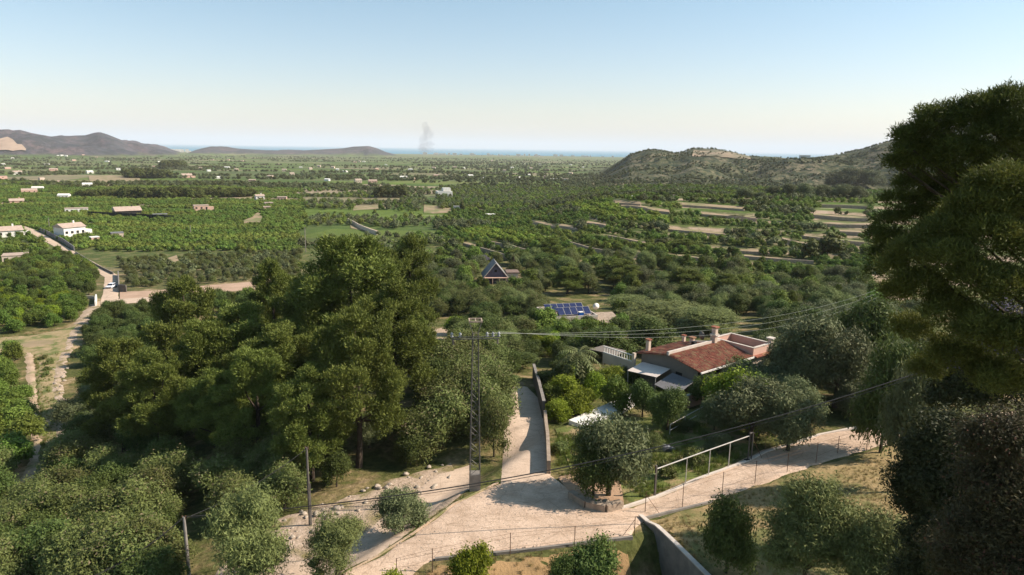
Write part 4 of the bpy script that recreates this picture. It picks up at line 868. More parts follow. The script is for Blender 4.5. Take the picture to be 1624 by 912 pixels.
# ---------------------------------------------------------------- house with solar panels
def solar_house():
    z = z_at(880, 520, hit(900, 519)); P0 = hit(900, 519); zr = P0[2] + 3.4
    A = at_z(873, 507, zr); B = at_z(948, 503, zr); A2 = at_z(868, 487, zr)
    g = B - A; Wd = np.linalg.norm(g); rz = math.atan2(g[1], g[0]); base = P0[2] - .5; E = zr - base; dp = 9.5
    t = empty('solar_roof_house', (A[0], A[1], base), 'flat roofed house with two rows of solar panels', 'house', rz=rz)
    MB().box((Wd / 2, dp / 2, E / 2 - .3), (Wd, dp, E + .6)).build('wall', CREAM, t)
    MB().box((Wd / 2, dp / 2, E + .05), (Wd - .5, dp - .5, .08)).build('roof', ROOFP, t)
    for (x, y, dx, dy) in ((Wd / 2, .12, Wd, .24), (Wd / 2, dp - .12, Wd, .24), (.12, dp / 2, .24, dp - .5), (Wd - .12, dp / 2, .24, dp - .5)): MB().box((x, y, E + .25), (dx, dy, .45)).build('parapet', PALEC, t)
    for x in (2, 5, 8):
        o = MB().box((x, -.01, E - 1.5), (1.1, .06, 1.1)).build('window', DARK, t); MB().box((x, -.05, E - 2.1), (1.3, .14, .08)).build('window_sill', PALEC, o)
    for row, (y, n, x0) in enumerate(((2.6, 5, 2.5), (6.2, 6, .9))):
        for k in range(n):
            p = MB().box((x0 + k * 1.42 + .6, y, E + .95), (1.34, 2.2, .05), 0, rad(30)).build('solar_panel', PANEL, t)
            f = MB().box((x0 + k * 1.42 + 1.3, y, E + .96), (.06, 2.2, .07), 0, rad(30)).box((x0 + k * 1.42 + .6, y - .98, E + .40), (1.42, .06, .07)).box((x0 + k * 1.42 + .6, y + .98, E + 1.53), (1.42, .06, .07)).build('panel_frame', PGALV, p)
        MB().box((x0 + n * .71, y + .7, E + .7), (n * 1.4, .08, 1.2)).build('panel_rack', PGALV, t)
    b = empty('blue_tank', (A[0], A[1], base), 'bright blue plastic tank on the solar house roof', 'tank', rz=rz)
    MB().box((6.9, 1.0, E + .55), (.9, .8, .9)).build('tank_body', BLUE, b); MB().box((6.9, 1.0, E + 1.04), (.96, .86, .08)).build('tank_lid', WHITE, b)
    d = empty('satellite_dish', (A[0], A[1], base), 'white satellite dish at the right end of the solar house roof', 'satellite dish', rz=rz)
    c = Vector((Wd + .9, 3.4, E + 1.5)); MB().tube([(c.x, c.y + .2, -.5), (c.x, c.y + .2, c.z)], .05, 6).build('mast', GALV, d)
    MB().tube([c + Vector((0, -.12, .0)), c, c + Vector((0, .12, 0))], [.72, .62, .2], 16).build('dish', WHITE, d, True)
    s = empty('side_building', (A[0], A[1], base), 'low tan roofed annexe right of the solar panels', 'outbuilding', rz=rz)
    MB().box((Wd + 2.6, 1.6, E / 2 - .8), (4.6, 5.5, E - 1.0)).build('wall', CREAM, s)
    MB().hexa([(Wd + .1, -1.4, E - 1.3), (Wd + 5.2, -1.4, E - 1.3), (Wd + 5.2, 4.6, E - .3), (Wd + .1, 4.6, E - .3), (Wd + .1, -1.4, E - 1.15), (Wd + 5.2, -1.4, E - 1.15), (Wd + 5.2, 4.6, E - .15), (Wd + .1, 4.6, E - .15)]).build('roof', STONE, s)
solar_house()
def aframe():
    P = hit(786, 450); t = empty('gabled_hut', P, 'grey hut with steep gabled roof and pink porch', 'house', rz=.12); w = 7.0; E = 2.4; R = 6.6; L = 8
    b = MB(); b.v = [(-w / 2, 0, -.5), (w / 2, 0, -.5), (w / 2, 0, E), (0, 0, R), (-w / 2, 0, E), (-w / 2, L, -.5), (w / 2, L, -.5), (w / 2, L, E), (0, L, R), (-w / 2, L, E)]
    b.f = [(0, 1, 2, 3, 4), (9, 8, 7, 6, 5), (0, 5, 6, 1), (1, 6, 7, 2), (4, 9, 5, 0), (2, 7, 8, 3), (3, 8, 9, 4)]; b.m = [0] * 7; b.build('wall', surf('slate_cladding', (.13, .12, .17), (.09, .085, .12), 1, .8), t)
    for s in (-1, 1):
        x = w / 2 + .5; z = E - .55
        MB().hexa([(s * x, -.7, z), (0, -.7, R + .03), (0, L + .4, R + .03), (s * x, L + .4, z), (s * x, -.7, z + .2), (0, -.7, R + .23), (0, L + .4, R + .23), (s * x, L + .4, z + .2)]).build('roof_slope', GREYR, t)
        MB().tube([(s * x, -.75, z + .1), (0, -.75, R + .13)], .12, 5).build('barge_board', PALEC, t)
    MB().box((0, -.9, 2.1), (w + .2, 1.7, .16)).build('porch_roof', PINKW, t)
    for x in (-3.2, -1.1, 1.1, 3.2): MB().box((x, -1.6, .8), (.25, .25, 2.5)).build('porch_post', PINKW, t)
    MB().box((0, -.03, 4.1), (.8, .06, .8)).build('window', DARK, t); o = MB().box((-1, -.03, .9), (1.0, .06, 1.9)).build('door', DARK, t)
    MB().box((w / 2 + 2.2, 5, 1.3), (3.6, 5, 3.2)).build('annexe_wall', CREAM, t); MB().box((w / 2 + 2.3, 5, 3.05), (4.2, 5.6, .25)).build('annexe_roof', surf('brown_roof', (.22, .15, .12), None, 1), t)
aframe()

# ---------------------------------------------------------------- farther houses
def house(px, py, wpx, hgt, depth, rot, label, wall=WHITE, roof=ROOFP, kind='gable', nwin=3, extra=None, group=None, cat='house'):
    P = hit(px, py); D = math.hypot(P[0], P[1]); w = wpx * D / F * .84; hgt *= .85; depth *= .8
    t = empty('house', P, label, cat, group, rz=-math.atan2(P[0], P[1]) + rot); rh = w * .14 if kind == 'gable' else 0
    MB().box((0, depth / 2, hgt / 2 - .4), (w, depth, hgt + .8)).build('wall', wall, t)
    if kind == 'gable':
        e = .5
        b = MB(); b.v = [(-w / 2 - e, -e, hgt), (w / 2 + e, -e, hgt), (w / 2 + e, depth + e, hgt), (-w / 2 - e, depth + e, hgt), (-w / 2 - e, depth / 2, hgt + rh + .4), (w / 2 + e, depth / 2, hgt + rh + .4)]
        b.f = [(0, 1, 5, 4), (2, 3, 4, 5), (0, 4, 3), (1, 2, 5), (3, 2, 1, 0)]; b.m = [0] * 5; b.build('roof', roof, t)
        MB().box((w * .2, depth / 2, hgt + rh + .8), (.7, .7, 1.2)).build('chimney', wall, t)
    else:
        MB().box((0, depth / 2, hgt + .12), (w + .3, depth + .3, .24)).build('roof', roof, t)
    for k in range(nwin):
        x = -w / 2 + w * (k + .5) / nwin
        MB().box((x, -.02, hgt * .55), (min(1.2, w / nwin * .5), .08, 1.2)).build('window', DARK, t)
    MB().box((w * .32, -.02, .9), (1.0, .08, 2.0)).build('door', DARK, t) if nwin > 1 else None
    if extra == 'upper': MB().box((w * .15, depth * .5, hgt + 1.9), (w * .5, depth * .7, 3.0)).build('upper_floor', wall, t)
    if extra == 'wing': MB().box((w * .5 + w * .16, depth * .4, hgt * .3), (w * .32, depth * .7, hgt * .75)).build('wing', wall, t)
    return t
HS = [(16, 376, 34, 3.6, 10, .15, 'white house with pale tile roof at the left edge above the valley road', WHITE, ROOFP, 'gable', 3, 'wing'),
      (120, 377, 34, 6.0, 11, .5, 'two storey white house with pale tiled roof beside the valley road', WHITE, ROOFP, 'gable', 4, 'wing'),
      (24, 418, 32, 3.4, 9, -.1, 'cream house at the left edge with dark panels on its roof', CREAM, ROOFP, 'flat', 3, None),
      (187, 377, 18, 2.6, 6, .1, 'small shed with grey flat roof right of the two storey white house', CREAM, GREYR, 'flat', 1, None),
      (152, 383, 12, 2.2, 5, .2, 'tiny red and white shed by the two storey white house', PINKW, WHITE, 'flat', 1, None),
      (122, 338, 32, 3.6, 9, 0, 'long white open barn in the green fields on the left', WHITE, ROOFP, 'flat', 5, None),
      (205, 343, 38, 4.2, 14, .2, 'wide barn with pale roof and dark sides behind black netting', DARK, ROOFP, 'gable', 0, None),
      (254, 345, 22, 2.2, 8, 0, 'low grey roofed shed right of the wide barn', CREAM, GREYR, 'flat', 1, None),
      (320, 334, 24, 4.2, 9, .1, 'orange walled house left of the sandy track', PINKW, ROOFP, 'flat', 3, 'wing'),
      (27, 323, 18, 2.6, 8, 0, 'long orange roofed building in the far left fields', PINKW, ROOFP, 'gable', 2, None),
      (297, 282, 16, 5, 10, .2, 'large pale pink farmhouse in the far left plain', PINKW, ROOFP, 'gable', 3, 'wing'),
      (447, 320, 16, 4.6, 9, -.1, 'pink house with flat roof in the middle distance', PINKW, ROOFP, 'flat', 3, None),
      (413, 317, 14, 4, 8, .2, 'small white house left of the pink flat roofed house', WHITE, ROOFP, 'gable', 2, None),
      (427, 327, 14, 3, 8, .1, 'low cream building below the pink flat roofed house', CREAM, ROOFP, 'flat', 2, None),
      (424, 333, 12, 2.6, 6, .1, 'small orange shed at the top of the sandy track', PINKW, ROOFP, 'flat', 1, None),
      (706, 313, 28, 6.5, 14, .2, 'large white villa on the low rise at the centre', WHITE, WHITE, 'flat', 4, 'upper'),
      (727, 334, 16, 3.4, 9, .1, 'dark roofed house with white porch behind a cypress', WHITE, GREYR, 'flat', 3, None),
      (779, 345, 17, 2.4, 7, .3, 'low pale shed with flat roof right of the dark roofed house', CREAM, WHITE, 'flat', 1, None),
      (1007, 317, 15, 2.4, 7, .1, 'small white shed above the terraced orchards', WHITE, WHITE, 'flat', 1, None),
      (1071, 314, 8, 2.0, 5, .1, 'tiny cream shed on the crest of the terraced orchards', CREAM, ROOFP, 'flat', 1, None),
      (878, 287, 14, 4, 14, 0, 'long white warehouse at the foot of the mid distance hill', WHITE, WHITE, 'flat', 2, None),
      (896, 287, 13, 4, 14, 0, 'second white warehouse beside the long white warehouse', WHITE, ROOFP, 'flat', 2, None),
      (864, 284, 4, 7, 10, 0, 'tiny reddish tower house left of the white warehouses', PINKW, ROOFP, 'flat', 1, None),
      (28, 277, 12, 5, 10, .1, 'white farmhouse in the far left plain', WHITE, ROOFP, 'gable', 2, None),
      (5, 284, 11, 5, 10, .1, 'pink farmhouse cut by the left edge of the frame', PINKW, ROOFP, 'flat', 1, None),
      (188, 270, 6, 5, 9, .1, 'small bright white house in the plain under the peaked mountain', WHITE, WHITE, 'flat', 1, None),
      (1337, 299, 6, 2.6, 6, 0, 'tiny pale hut on the slope left of the big pine', CREAM, WHITE, 'flat', 1, None)]
for h in HS: house(*h)
def strip_building(px, py, D, wpx, h, label, dz=0):
    P = at_dist(px, D); P[2] += dz; w = wpx * D / F; t = empty('warehouse', P, label, 'building', rz=-math.atan2(P[0], P[1]))
    MB().box((0, 0, h / 2 - 3), (w, 20, h + 6)).build('wall', WHITE, t); MB().box((0, 0, h + .3), (w + 1, 21, .5)).build('roof', WHITE, t)
strip_building(1257, 253, 1540, 15, 6, 'bright white building in the saddle of the right hill')
RNG = np.random.default_rng(5)
def tiny_mesh(w, d, h, wall, roof):
    b = MB(); b.box((0, 0, h / 2 - 1), (w, d, h + 2)); b.mi = 1; b.v += [(-w / 2, -d / 2, h), (w / 2, -d / 2, h), (w / 2, d / 2, h), (-w / 2, d / 2, h), (-w / 2, 0, h + 1.8), (w / 2, 0, h + 1.8)]; k = len(b.v) - 6
    b.f += [(k, k + 1, k + 5, k + 4), (k + 2, k + 3, k + 4, k + 5), (k, k + 4, k + 3), (k + 1, k + 2, k + 5)]; b.m += [1] * 4
    b.mi = 2
    for x in (-w * .3, 0, w * .3): b.box((x, -d / 2 - .03, h * .55), (1.2, .08, 1.4))
    me = bpy.data.meshes.new('far_house'); me.from_pydata(b.v, [], b.f)
    for m in (wall, roof, DARK): me.materials.append(m)
    me.polygons.foreach_set('material_index', b.m); me.update(); return me
TM = [tiny_mesh(12, 9, 5, WHITE, WHITE), tiny_mesh(15, 9, 4, WHITE, WHITE), tiny_mesh(11, 10, 6, CREAM, ROOFP), tiny_mesh(16, 10, 5, PINKW, ROOFP)]
def far_house(px, py, s, label, group, k=None):
    P = hit(px, py); o = obj('far_house', TM[RNG.integers(4) if k is None else k], None, [float(q) for q in P]); o.rotation_euler = (0, 0, -math.atan2(P[0], P[1]) + RNG.uniform(-.5, .5)); s *= .78; o.scale = (s, s, s * .9); prop(o, label, 'house', group)
LS = [(20, 252), (153, 250), (211, 254), (252, 257), (246, 266), (142, 275), (139, 297), (170, 257), (117, 255), (92, 247), (98, 247), (105, 248), (47, 307), (102, 315), (60, 301), (132, 246), (5, 262), (12, 268), (75, 262), (66, 286), (98, 291), (85, 271)]
for p in LS: far_house(*p, RNG.uniform(.75, 1.15), 'tiny pale house on the plain below the left mountains', 'far houses below the left mountains')
MS = [(360, 267), (375, 271), (570, 257), (577, 257), (563, 258), (528, 267), (535, 270), (591, 290), (568, 290), (651, 286), (651, 270), (721, 266), (451, 272), (477, 266), (492, 269), (597, 269), (337, 254), (362, 254), (384, 256), (418, 262), (441, 262), (506, 265), (547, 273), (612, 262), (640, 283), (692, 280), (746, 281), (770, 284), (463, 278), (429, 283), (400, 288), (519, 287), (331, 272), (318, 268), (345, 283), (688, 268), (735, 268)]
for p in MS: far_house(*p, RNG.uniform(.7, 1.1), 'tiny pale house scattered over the central plain', 'far houses on the central plain')
RS = [(821, 283), (837, 279), (800, 272), (786, 277), (812, 267), (760, 262), (842, 268), (868, 271), (905, 277), (830, 260), (780, 256), (856, 262), (905, 262), (925, 266)]
for p in RS: far_house(*p, RNG.uniform(.7, 1.2), 'tiny pale building on the plain left of the rocky hill', 'far buildings left of the rocky hill')
def coast(px, D, w, h, label, group):
    P = at_dist(px, D); b = MB().box((0, 0, h / 2 - 2), (w, 18, h + 4)); b.mi = 1; b.box((0, 0, h + .4), (w * .5, 14, .8))
    for k in range(int(h // 4)): b.mi = 2; b.box((0, -9.1, 2.5 + 4 * k), (w * .85, .3, 1.4))
    o = b.build('coast_building', [WHITE, ROOFP, CONC]); o.location = [float(q) for q in P]; o.rotation_euler = (0, 0, -math.atan2(P[0], P[1])); prop(o, label, 'building', group)
for k in range(62): coast(RNG.uniform(672, 985), RNG.uniform(8600, 9250), RNG.uniform(18, 60), RNG.choice([8, 12, 18, 26]), 'pale seaside block in the line of buildings along the coast', 'seaside buildings along the coast')
for k in range(44): coast(RNG.uniform(215, 330), RNG.uniform(7900, 9200), RNG.uniform(20, 60), RNG.choice([10, 16, 30]), 'pale town block on the coast beyond the left mountains', 'town blocks beyond the left mountains')
for k in range(24): coast(RNG.uniform(400, 530), RNG.uniform(8600, 9250), RNG.uniform(18, 50), RNG.choice([8, 14]), 'pale block on the coast behind the low dark hill', 'coast blocks behind the low hill')

# black netting fence with its posts round the far barn
def net_fence():
    A = hit(140, 343); B = hit(276, 350); t = empty('netting_fence', A, 'long black netting fence in front of the wide barn', 'fence'); d = B - A; n = 12
    for k in range(n):
        a = d * k / n; c = d * (k + 1) / n; MB().hexa([a + [0, 0, -.5], c + [0, 0, -.5], c + [0, .15, -.5], a + [0, .15, -.5], a + [0, 0, 3.2], c + [0, 0, 3.2], c + [0, .15, 3.2], a + [0, .15, 3.2]]).build('net_panel', NET, t)
        MB().tube([a + [0, -.1, -.5], a + [0, -.1, 3.4]], .08, 4).build('fence_post', GALV, t)
net_fence()
for px, yb, yt, lb in ((79, 366, 345, 'distant pole beside the valley road left of the white house'), (303, 376, 357, 'distant pole in the olive rows right of the small shed'), (485, 400, 360, 'distant pole left of the tall central pine')):
    P = hit(px, yb); h = z_at(px, yt, P) - P[2]; t = empty('utility_pole', P, lb, 'utility pole'); MB().tube([(0, 0, -.4), (0, 0, h)], .16, 6).build('shaft', CONC, t); MB().box((0, 0, h - .4), (1.6, .12, .12)).build('crossarm', GALV, t)

# ---------------------------------------------------------------- parked car
def car():
    P = hit(177, 457); t = empty('parked_car', P, 'white car parked facing the camera on the valley road', 'car', rz=rad(8))
    pr = [(-2.05, .35), (-2.1, .75), (-1.95, .95), (-1.15, 1.02), (-.45, 1.42), (1.1, 1.46), (1.75, 1.02), (2.05, .92), (2.1, .4)]
    def loft(pr, w, wt, nm, m):
        V = []; n = len(pr)
        for s in (-1, 1):
            for y, z in pr: k = w if z < 1.0 else wt; V.append((s * k, y, z))
        b = MB(); b.v = V; b.f = [tuple(range(n))[::-1], tuple(range(n, 2 * n))] + [(i, (i + 1) % n, n + (i + 1) % n, n + i) for i in range(n)]; b.m = [0] * len(b.f); return b.build(nm, m, t)
    loft(pr, .88, .68, 'body', CARW)
    MB().hexa([(-.74, -1.13, 1.03), (.74, -1.13, 1.03), (.60, -.47, 1.40), (-.60, -.47, 1.40), (-.74, -1.16, 1.06), (.74, -1.16, 1.06), (.60, -.50, 1.43), (-.60, -.50, 1.43)]).build('windscreen', GLASS, t)
    MB().hexa([(-.74, 1.72, 1.06), (.74, 1.72, 1.06), (.60, 1.14, 1.44), (-.60, 1.14, 1.44), (-.74, 1.76, 1.09), (.74, 1.76, 1.09), (.60, 1.18, 1.47), (-.60, 1.18, 1.47)]).build('rear_window', GLASS, t)
    for s in (-1, 1):
        MB().hexa([(s * .83, -.95, 1.04), (s * .83, 1.5, 1.04), (s * .70, 1.0, 1.38), (s * .70, -.4, 1.38), (s * .86, -.95, 1.04), (s * .86, 1.5, 1.04), (s * .72, 1.0, 1.38), (s * .72, -.4, 1.38)]).build('side_window', GLASS, t)
        MB().box((s * .62, -2.08, .72), (.34, .1, .16)).build('headlight', CERAM, t)
        for y in (-1.3, 1.3):
            o = MB().tube([(s * .72, y, .32), (s * .91, y, .32)], .32, 14).build('wheel', WIRE, t); MB().tube([(s * .90, y, .32), (s * .925, y, .32)], .19, 10).build('rim', GALV, o)
    MB().box((0, -2.1, .5), (1.0, .06, .16)).build('grille', DARK, t)
car()

# ---------------------------------------------------------------- hero trees
def T(kind, px, yt, D, w, label, **k): return tree(kind, px, yt, D, w, label, **k)
PL = [(548, 384, 86, 205, 'tallest pine of the left grove, its crown highest at the centre'), (622, 455, 76, 150, 'olive green pine at the right edge of the grove, in front of the tallest'),
      (500, 440, 92, 150, 'tall pine crowding the left flank of the tallest pine'), (650, 382, 112, 100, 'dark pine standing behind the right shoulder of the tallest pine'),
      (432, 420, 112, 95, 'round topped pine on the skyline of the grove left of the tallest'), (287, 448, 108, 112, 'round dark pine beside the pink soil strip'),
      (370, 488, 90, 150, 'broad pine in the middle of the left grove'), (318, 515, 88, 130, 'broad pine left of the middle of the grove'),
      (440, 520, 80, 150, 'pine with feathery crown right of the middle of the grove'), (172, 545, 92, 120, 'lowest pine at the left end of the grove beside the stony path'),
      (560, 500, 68, 150, 'pine low in front of the tallest with bare trunk above the sandy bank'), (480, 590, 66, 130, 'short pine above the slender dark pole'),
      (655, 500, 92, 95, 'pine at the right end of the grove beside the sandy clearing'), (395, 560, 74, 130, 'pine low at the front of the grove left of the slender pole'),
      (595, 395, 105, 100, 'pine peeking between the tallest and the dark rear pine'), (330, 600, 78, 110, 'lower pine at the shadowed foot of the grove'), (232, 560, 84, 110, 'pine between the lowest left pine and the broad ones')]
for px, yt, D, w, lb in PL: T('pine', px, yt, D, w * 1.03, lb, group='pines of the left grove')
T('grey', 980, 662, 56.8, 136, 'round dense tree standing at the road junction left of the gate')
T('broad', 955, 690, 56, 84, 'dark leafy lower half of the tree at the road junction')
T('olive', 365, 783, 48, 140, 'silvery olive tree right of the lower left pole')
T('olive', 518, 823, 45.5, 118, 'round olive tree between the two roads at the bottom')
T('grey', 630, 780, 52, 92, 'dark rounded bush between the lower lane and the wide road')
T('broad', 1190, 795, 46, 88, 'small thin leafed tree alone in the dry field')
T('almond', 786, 636, 68, 62, 'sparse leafy tree between pylon and lane')
T('lime', 748, 862, 43, 75, 'yellow green citrus bush at the bottom edge below the road')
T('lime', 610, 902, 41, 60, 'yellow green bush barely showing at the bottom edge')
T('broad', 960, 862, 43, 110, 'dark bush in the shade beside the retaining wall')
T('broad', 905, 880, 42, 60, 'small dark bush left of the one by the retaining wall')
T('pine', 985, 415, 205, 82, 'rounded olive green pine of the pair behind the solar roof house', group='bushy pines behind the villa')
T('pine', 1085, 428, 190, 75, 'yellowish pine right of the rounded one behind the villa', group='bushy pines behind the villa')
T('pine', 900, 425, 195, 62, 'slim light green pine above the solar panels')
T('pine', 872, 378, 260, 42, 'tall dark pine above the left terraces')
T('fard', 1050, 378, 300, 42, 'dark round tree in the terraces above the pair of pines', parts=True)
T('pine', 1082, 380, 290, 44, 'brownish round pine beside the dark round tree in the terraces')
T('pine', 1155, 437, 185, 60, 'dark green pine right of the yellowish pine')
T('fard', 1310, 368, 290, 50, 'large dark round bush on the right terraces')
T('fard', 1282, 380, 285, 34, 'smaller dark bush beside the large one on the right terraces')
T('fard', 1130, 352, 380, 34, 'dark bush at mid slope of the terraces')
T('fard', 1160, 349, 385, 28, 'second dark bush at mid slope of the terraces')
T('pine', 1094, 292, 700, 13, 'small lone pine against the foot of the rocky hill')
T('lime', 925, 618, 78, 62, 'bright yellow green bush behind the pale pool terrace')
T('lime', 890, 632, 76, 50, 'green bush left of the bright yellow one by the lane wall')
T('lime', 800, 0, 90, 10, 'x') if False else None
T('lime', 760, 503, 130, 20, 'bright green vine covered arbour left of the pylon top', name='vine_arbour') if False else T('lime', 722, 500, 132, 40, 'bright green bush beside the sandy clearing')
T('lime', 1175, 590, 80, 80, 'yellow green hedge mass below the villa gutter')
T('lime', 1225, 605, 76, 60, 'yellow green bush at the right end of the villa hedge')
T('broad', 1072, 618, 75, 66, 'glossy dark green tree in front of the shade canopy')
T('broad', 1030, 606, 79, 54, 'leafy green tree in front of the pale awning')
T('citrus', 985, 598, 80, 56, 'light green tree left of the pale awning')
T('grey', 1212, 605, 74, 125, 'large grey green tree on the slope right of the gate')
T('grey', 1275, 625, 72, 95, 'grey green bushy tree just above the right dirt road')
T('grey', 1150, 635, 76, 50, 'small grey green tree behind the hand railing')
T('grey', 1292, 505, 90, 125, 'tall grey olive toned tree right of the villa')
T('grey', 1345, 520, 88, 110, 'grey green tree between villa and the big dark pine')
T('broad', 1380, 480, 105, 90, 'light topped green tree just left of the big dark pine')
T('olive', 1060, 478, 150, 150, 'long grey olive mass behind the villa roof')
T('olive', 1000, 470, 160, 95, 'grey olive tree right of the solar roof house')
T('olive', 1130, 490, 140, 110, 'grey olive tree behind the villa chimney')
T('broad', 965, 520, 112, 90, 'brownish green tree behind the white balustrade')
T('broad', 1035, 505, 118, 80, 'rust tinged green tree left of the villa chimneys')
T('olive', 835, 448, 200, 70, 'grey olive tree left of the slim light green pine')
T('broad', 822, 560, 101, 75, 'dark tree closing the far end of the concrete lane')
T('broad', 874, 588, 88, 48, 'dark tree leaning over the upper lane wall')
T('citrus', 880, 612, 82, 44, 'bright leafy bush against the garden side of the lane wall')
T('broad', 790, 590, 92, 66, 'dark tree on the left side of the far end of the lane')
T('purple', 765, 405, 262, 26, 'pale purple jacaranda left of the grey gabled hut')
T('purple', 791, 492, 160, 24, 'small purple jacaranda right of the pylon top')
T('fard', 733, 318, 520, 10, 'narrow dark cypress in front of the dark roofed house')

# big dark pine in the right foreground: two trees close to the drone
def big_pine(lobpx, label, mat_, seed, base, tufts, per=14, size=.20, asp=.13, trunk=True):
    rng = np.random.default_rng(seed); L = []
    B = np.array(base, float); B[2] = ground_h(B)
    for px, py, D, rp in lobpx:
        c = sky_point(px, py, D); r = rp * D / F; m_ = 6
        L.append((*(c - B), r * .78, r * .78, r * .55))
        for k in range(m_):
            v = rnd_dirs(rng, 1)[0] * [1, 1, .7]; v[2] = abs(v[2]) * .8 - .1; q = c - B + v * r * .85; s = r * rng.uniform(.22, .38); L.append((*q, s, s, s * .75))
    t = empty('big_pine_tree', B, label, 'pine')
    obj('crown', crown_mesh('crown', L, mat_, tufts, per, size, asp, rng, 'needle', .30, 0, .35), t)
    b = MB(); top = max(q[2] for q in L); P0 = Vector((0, 0, -.5)); P1 = Vector((.3, .2, top * .5)); P2 = Vector((-.2, .1, top * .9)); b.tube([P0, P1, P2], [.38, .26, .08], 9)
    b.build('trunk', BARK, t, True)
    for q in L[::5][:14]:
        hd = math.hypot(q[0], q[1]); s = P0.lerp(P2, min(.93, max(.3, (q[2] - .22 * hd) / top))); e = Vector(q[:3]); dn = Vector((0, 0, -.06 * hd)); sd_ = Vector((-q[1], q[0], 0)) * .05
        MB().tube([s, s.lerp(e, .3) + dn + sd_, s.lerp(e, .55) + dn * 1.3 - sd_ * .6, s.lerp(e, .8) + dn * .6, e], [.10, .08, .06, .04, .02], 5).build('limb', BARK, t)
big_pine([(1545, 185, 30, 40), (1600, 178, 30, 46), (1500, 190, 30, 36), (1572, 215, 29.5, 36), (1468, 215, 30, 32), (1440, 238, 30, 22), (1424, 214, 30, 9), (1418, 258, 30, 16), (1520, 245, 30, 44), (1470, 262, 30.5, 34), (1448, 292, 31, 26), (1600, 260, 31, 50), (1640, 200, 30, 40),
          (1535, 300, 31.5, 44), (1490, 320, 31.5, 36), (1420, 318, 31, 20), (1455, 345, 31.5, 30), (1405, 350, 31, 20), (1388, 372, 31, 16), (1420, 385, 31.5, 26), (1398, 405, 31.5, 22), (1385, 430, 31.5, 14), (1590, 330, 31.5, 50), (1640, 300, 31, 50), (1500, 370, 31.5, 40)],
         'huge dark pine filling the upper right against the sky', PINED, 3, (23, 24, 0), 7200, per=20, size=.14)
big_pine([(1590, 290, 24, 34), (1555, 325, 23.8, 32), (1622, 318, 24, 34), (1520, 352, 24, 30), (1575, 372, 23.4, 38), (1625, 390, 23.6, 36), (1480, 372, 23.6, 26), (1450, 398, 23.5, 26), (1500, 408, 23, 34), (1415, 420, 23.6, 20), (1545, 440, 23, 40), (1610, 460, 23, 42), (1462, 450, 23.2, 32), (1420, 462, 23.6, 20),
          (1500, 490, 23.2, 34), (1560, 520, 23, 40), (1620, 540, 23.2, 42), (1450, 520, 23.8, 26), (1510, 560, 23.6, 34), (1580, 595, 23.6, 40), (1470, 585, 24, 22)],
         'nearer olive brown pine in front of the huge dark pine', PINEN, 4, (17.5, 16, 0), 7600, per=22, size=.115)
def mass(name, lobpx, label, mat_, seed, base, tufts, per=13, size=.08, asp=.8, cat='tree', k_r=.7):
    rng = np.random.default_rng(seed); L = []; B = np.array(base, float); B[2] = ground_h(B)
    for px, py, D, rp in lobpx:
        c = sky_point(px, py, D); r = rp * D / F; L.append((*(c - B), r * k_r, r * k_r, r * k_r * .88))
        for k in range(5):
            v = rnd_dirs(rng, 1)[0] * [1, 1, .75]; q = c - B + v * r * .62; q_s = r * rng.uniform(.28, .42); L.append((*q, q_s, q_s, q_s * .85))
    t = empty(name, B, label, cat); obj('crown', crown_mesh('crown', L, mat_, tufts, per, size, asp, rng, 'leaf', .2, .5, .3, .24), t)
    top = max(q[2] for q in L); b = MB(); b.tube([(0, 0, -.5), (.1, .1, top * .5), (0, 0, top * .85)], [.2, .15, .06], 8)
    for q in L[::6]: b.tube([(.05, .05, top * .4), (q[0] * .5, q[1] * .5, (top * .5 + q[2]) * .5), q[:3]], [.09, .06, .02], 5)
    b.build('trunk', BARK, t, True)
mass('olive_tree', [(1290, 800, 43, 42), (1250, 835, 43, 34), (1330, 835, 42.5, 42), (1290, 860, 42, 46), (1240, 880, 42, 30), (1350, 880, 42, 36)], 'large silvery olive in the dry field at the bottom right', OLIVE, 61, (18.3, 38.5, 0), 4200, size=.125, asp=.45, cat='olive tree', k_r=.95)
mass('olive_tree', [(1400, 850, 41, 34), (1375, 885, 41, 36), (1425, 885, 41, 34), (1400, 915, 40.5, 44)], 'second silvery olive right of the large one at the bottom', OLIVE, 62, (21.5, 35.5, 0), 2800, size=.125, asp=.45, cat='olive tree', k_r=.95)
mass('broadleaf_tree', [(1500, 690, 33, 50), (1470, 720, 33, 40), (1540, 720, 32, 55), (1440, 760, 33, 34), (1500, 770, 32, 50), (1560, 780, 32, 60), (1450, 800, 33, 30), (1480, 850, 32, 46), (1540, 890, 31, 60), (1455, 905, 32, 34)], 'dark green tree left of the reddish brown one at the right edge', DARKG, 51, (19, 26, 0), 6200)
mass('rusty_tree', [(1600, 700, 26, 60), (1560, 760, 26, 50), (1620, 790, 26, 70), (1560, 840, 26, 60), (1620, 880, 26, 70), (1520, 880, 26.5, 50), (1660, 840, 26, 60)], 'reddish brown leafy tree in the lower right corner', RUSTY, 52, (17.5, 19.5, 0), 6500, size=.06)
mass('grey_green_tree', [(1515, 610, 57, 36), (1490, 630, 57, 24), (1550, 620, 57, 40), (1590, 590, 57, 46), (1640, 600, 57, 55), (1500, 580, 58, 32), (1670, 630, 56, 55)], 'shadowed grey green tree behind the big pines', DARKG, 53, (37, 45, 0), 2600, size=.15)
mass('jacaranda_tree', [(1560, 540, 55, 40), (1600, 520, 55, 44), (1520, 560, 56, 30), (1640, 540, 55, 50)], 'dim purple flowering tree seen through the big pines', PURPLE, 54, (37, 41, 0), 900, size=.12)
for px, yt, D, w, k, lb in ((1430, 540, 75, 80, 'broad', 'dark green tree in shade behind the big pines'), (1475, 575, 66, 80, 'grey', 'grey green tree in shade just behind the big pines')):
    T(k, px, yt, D, w, lb)

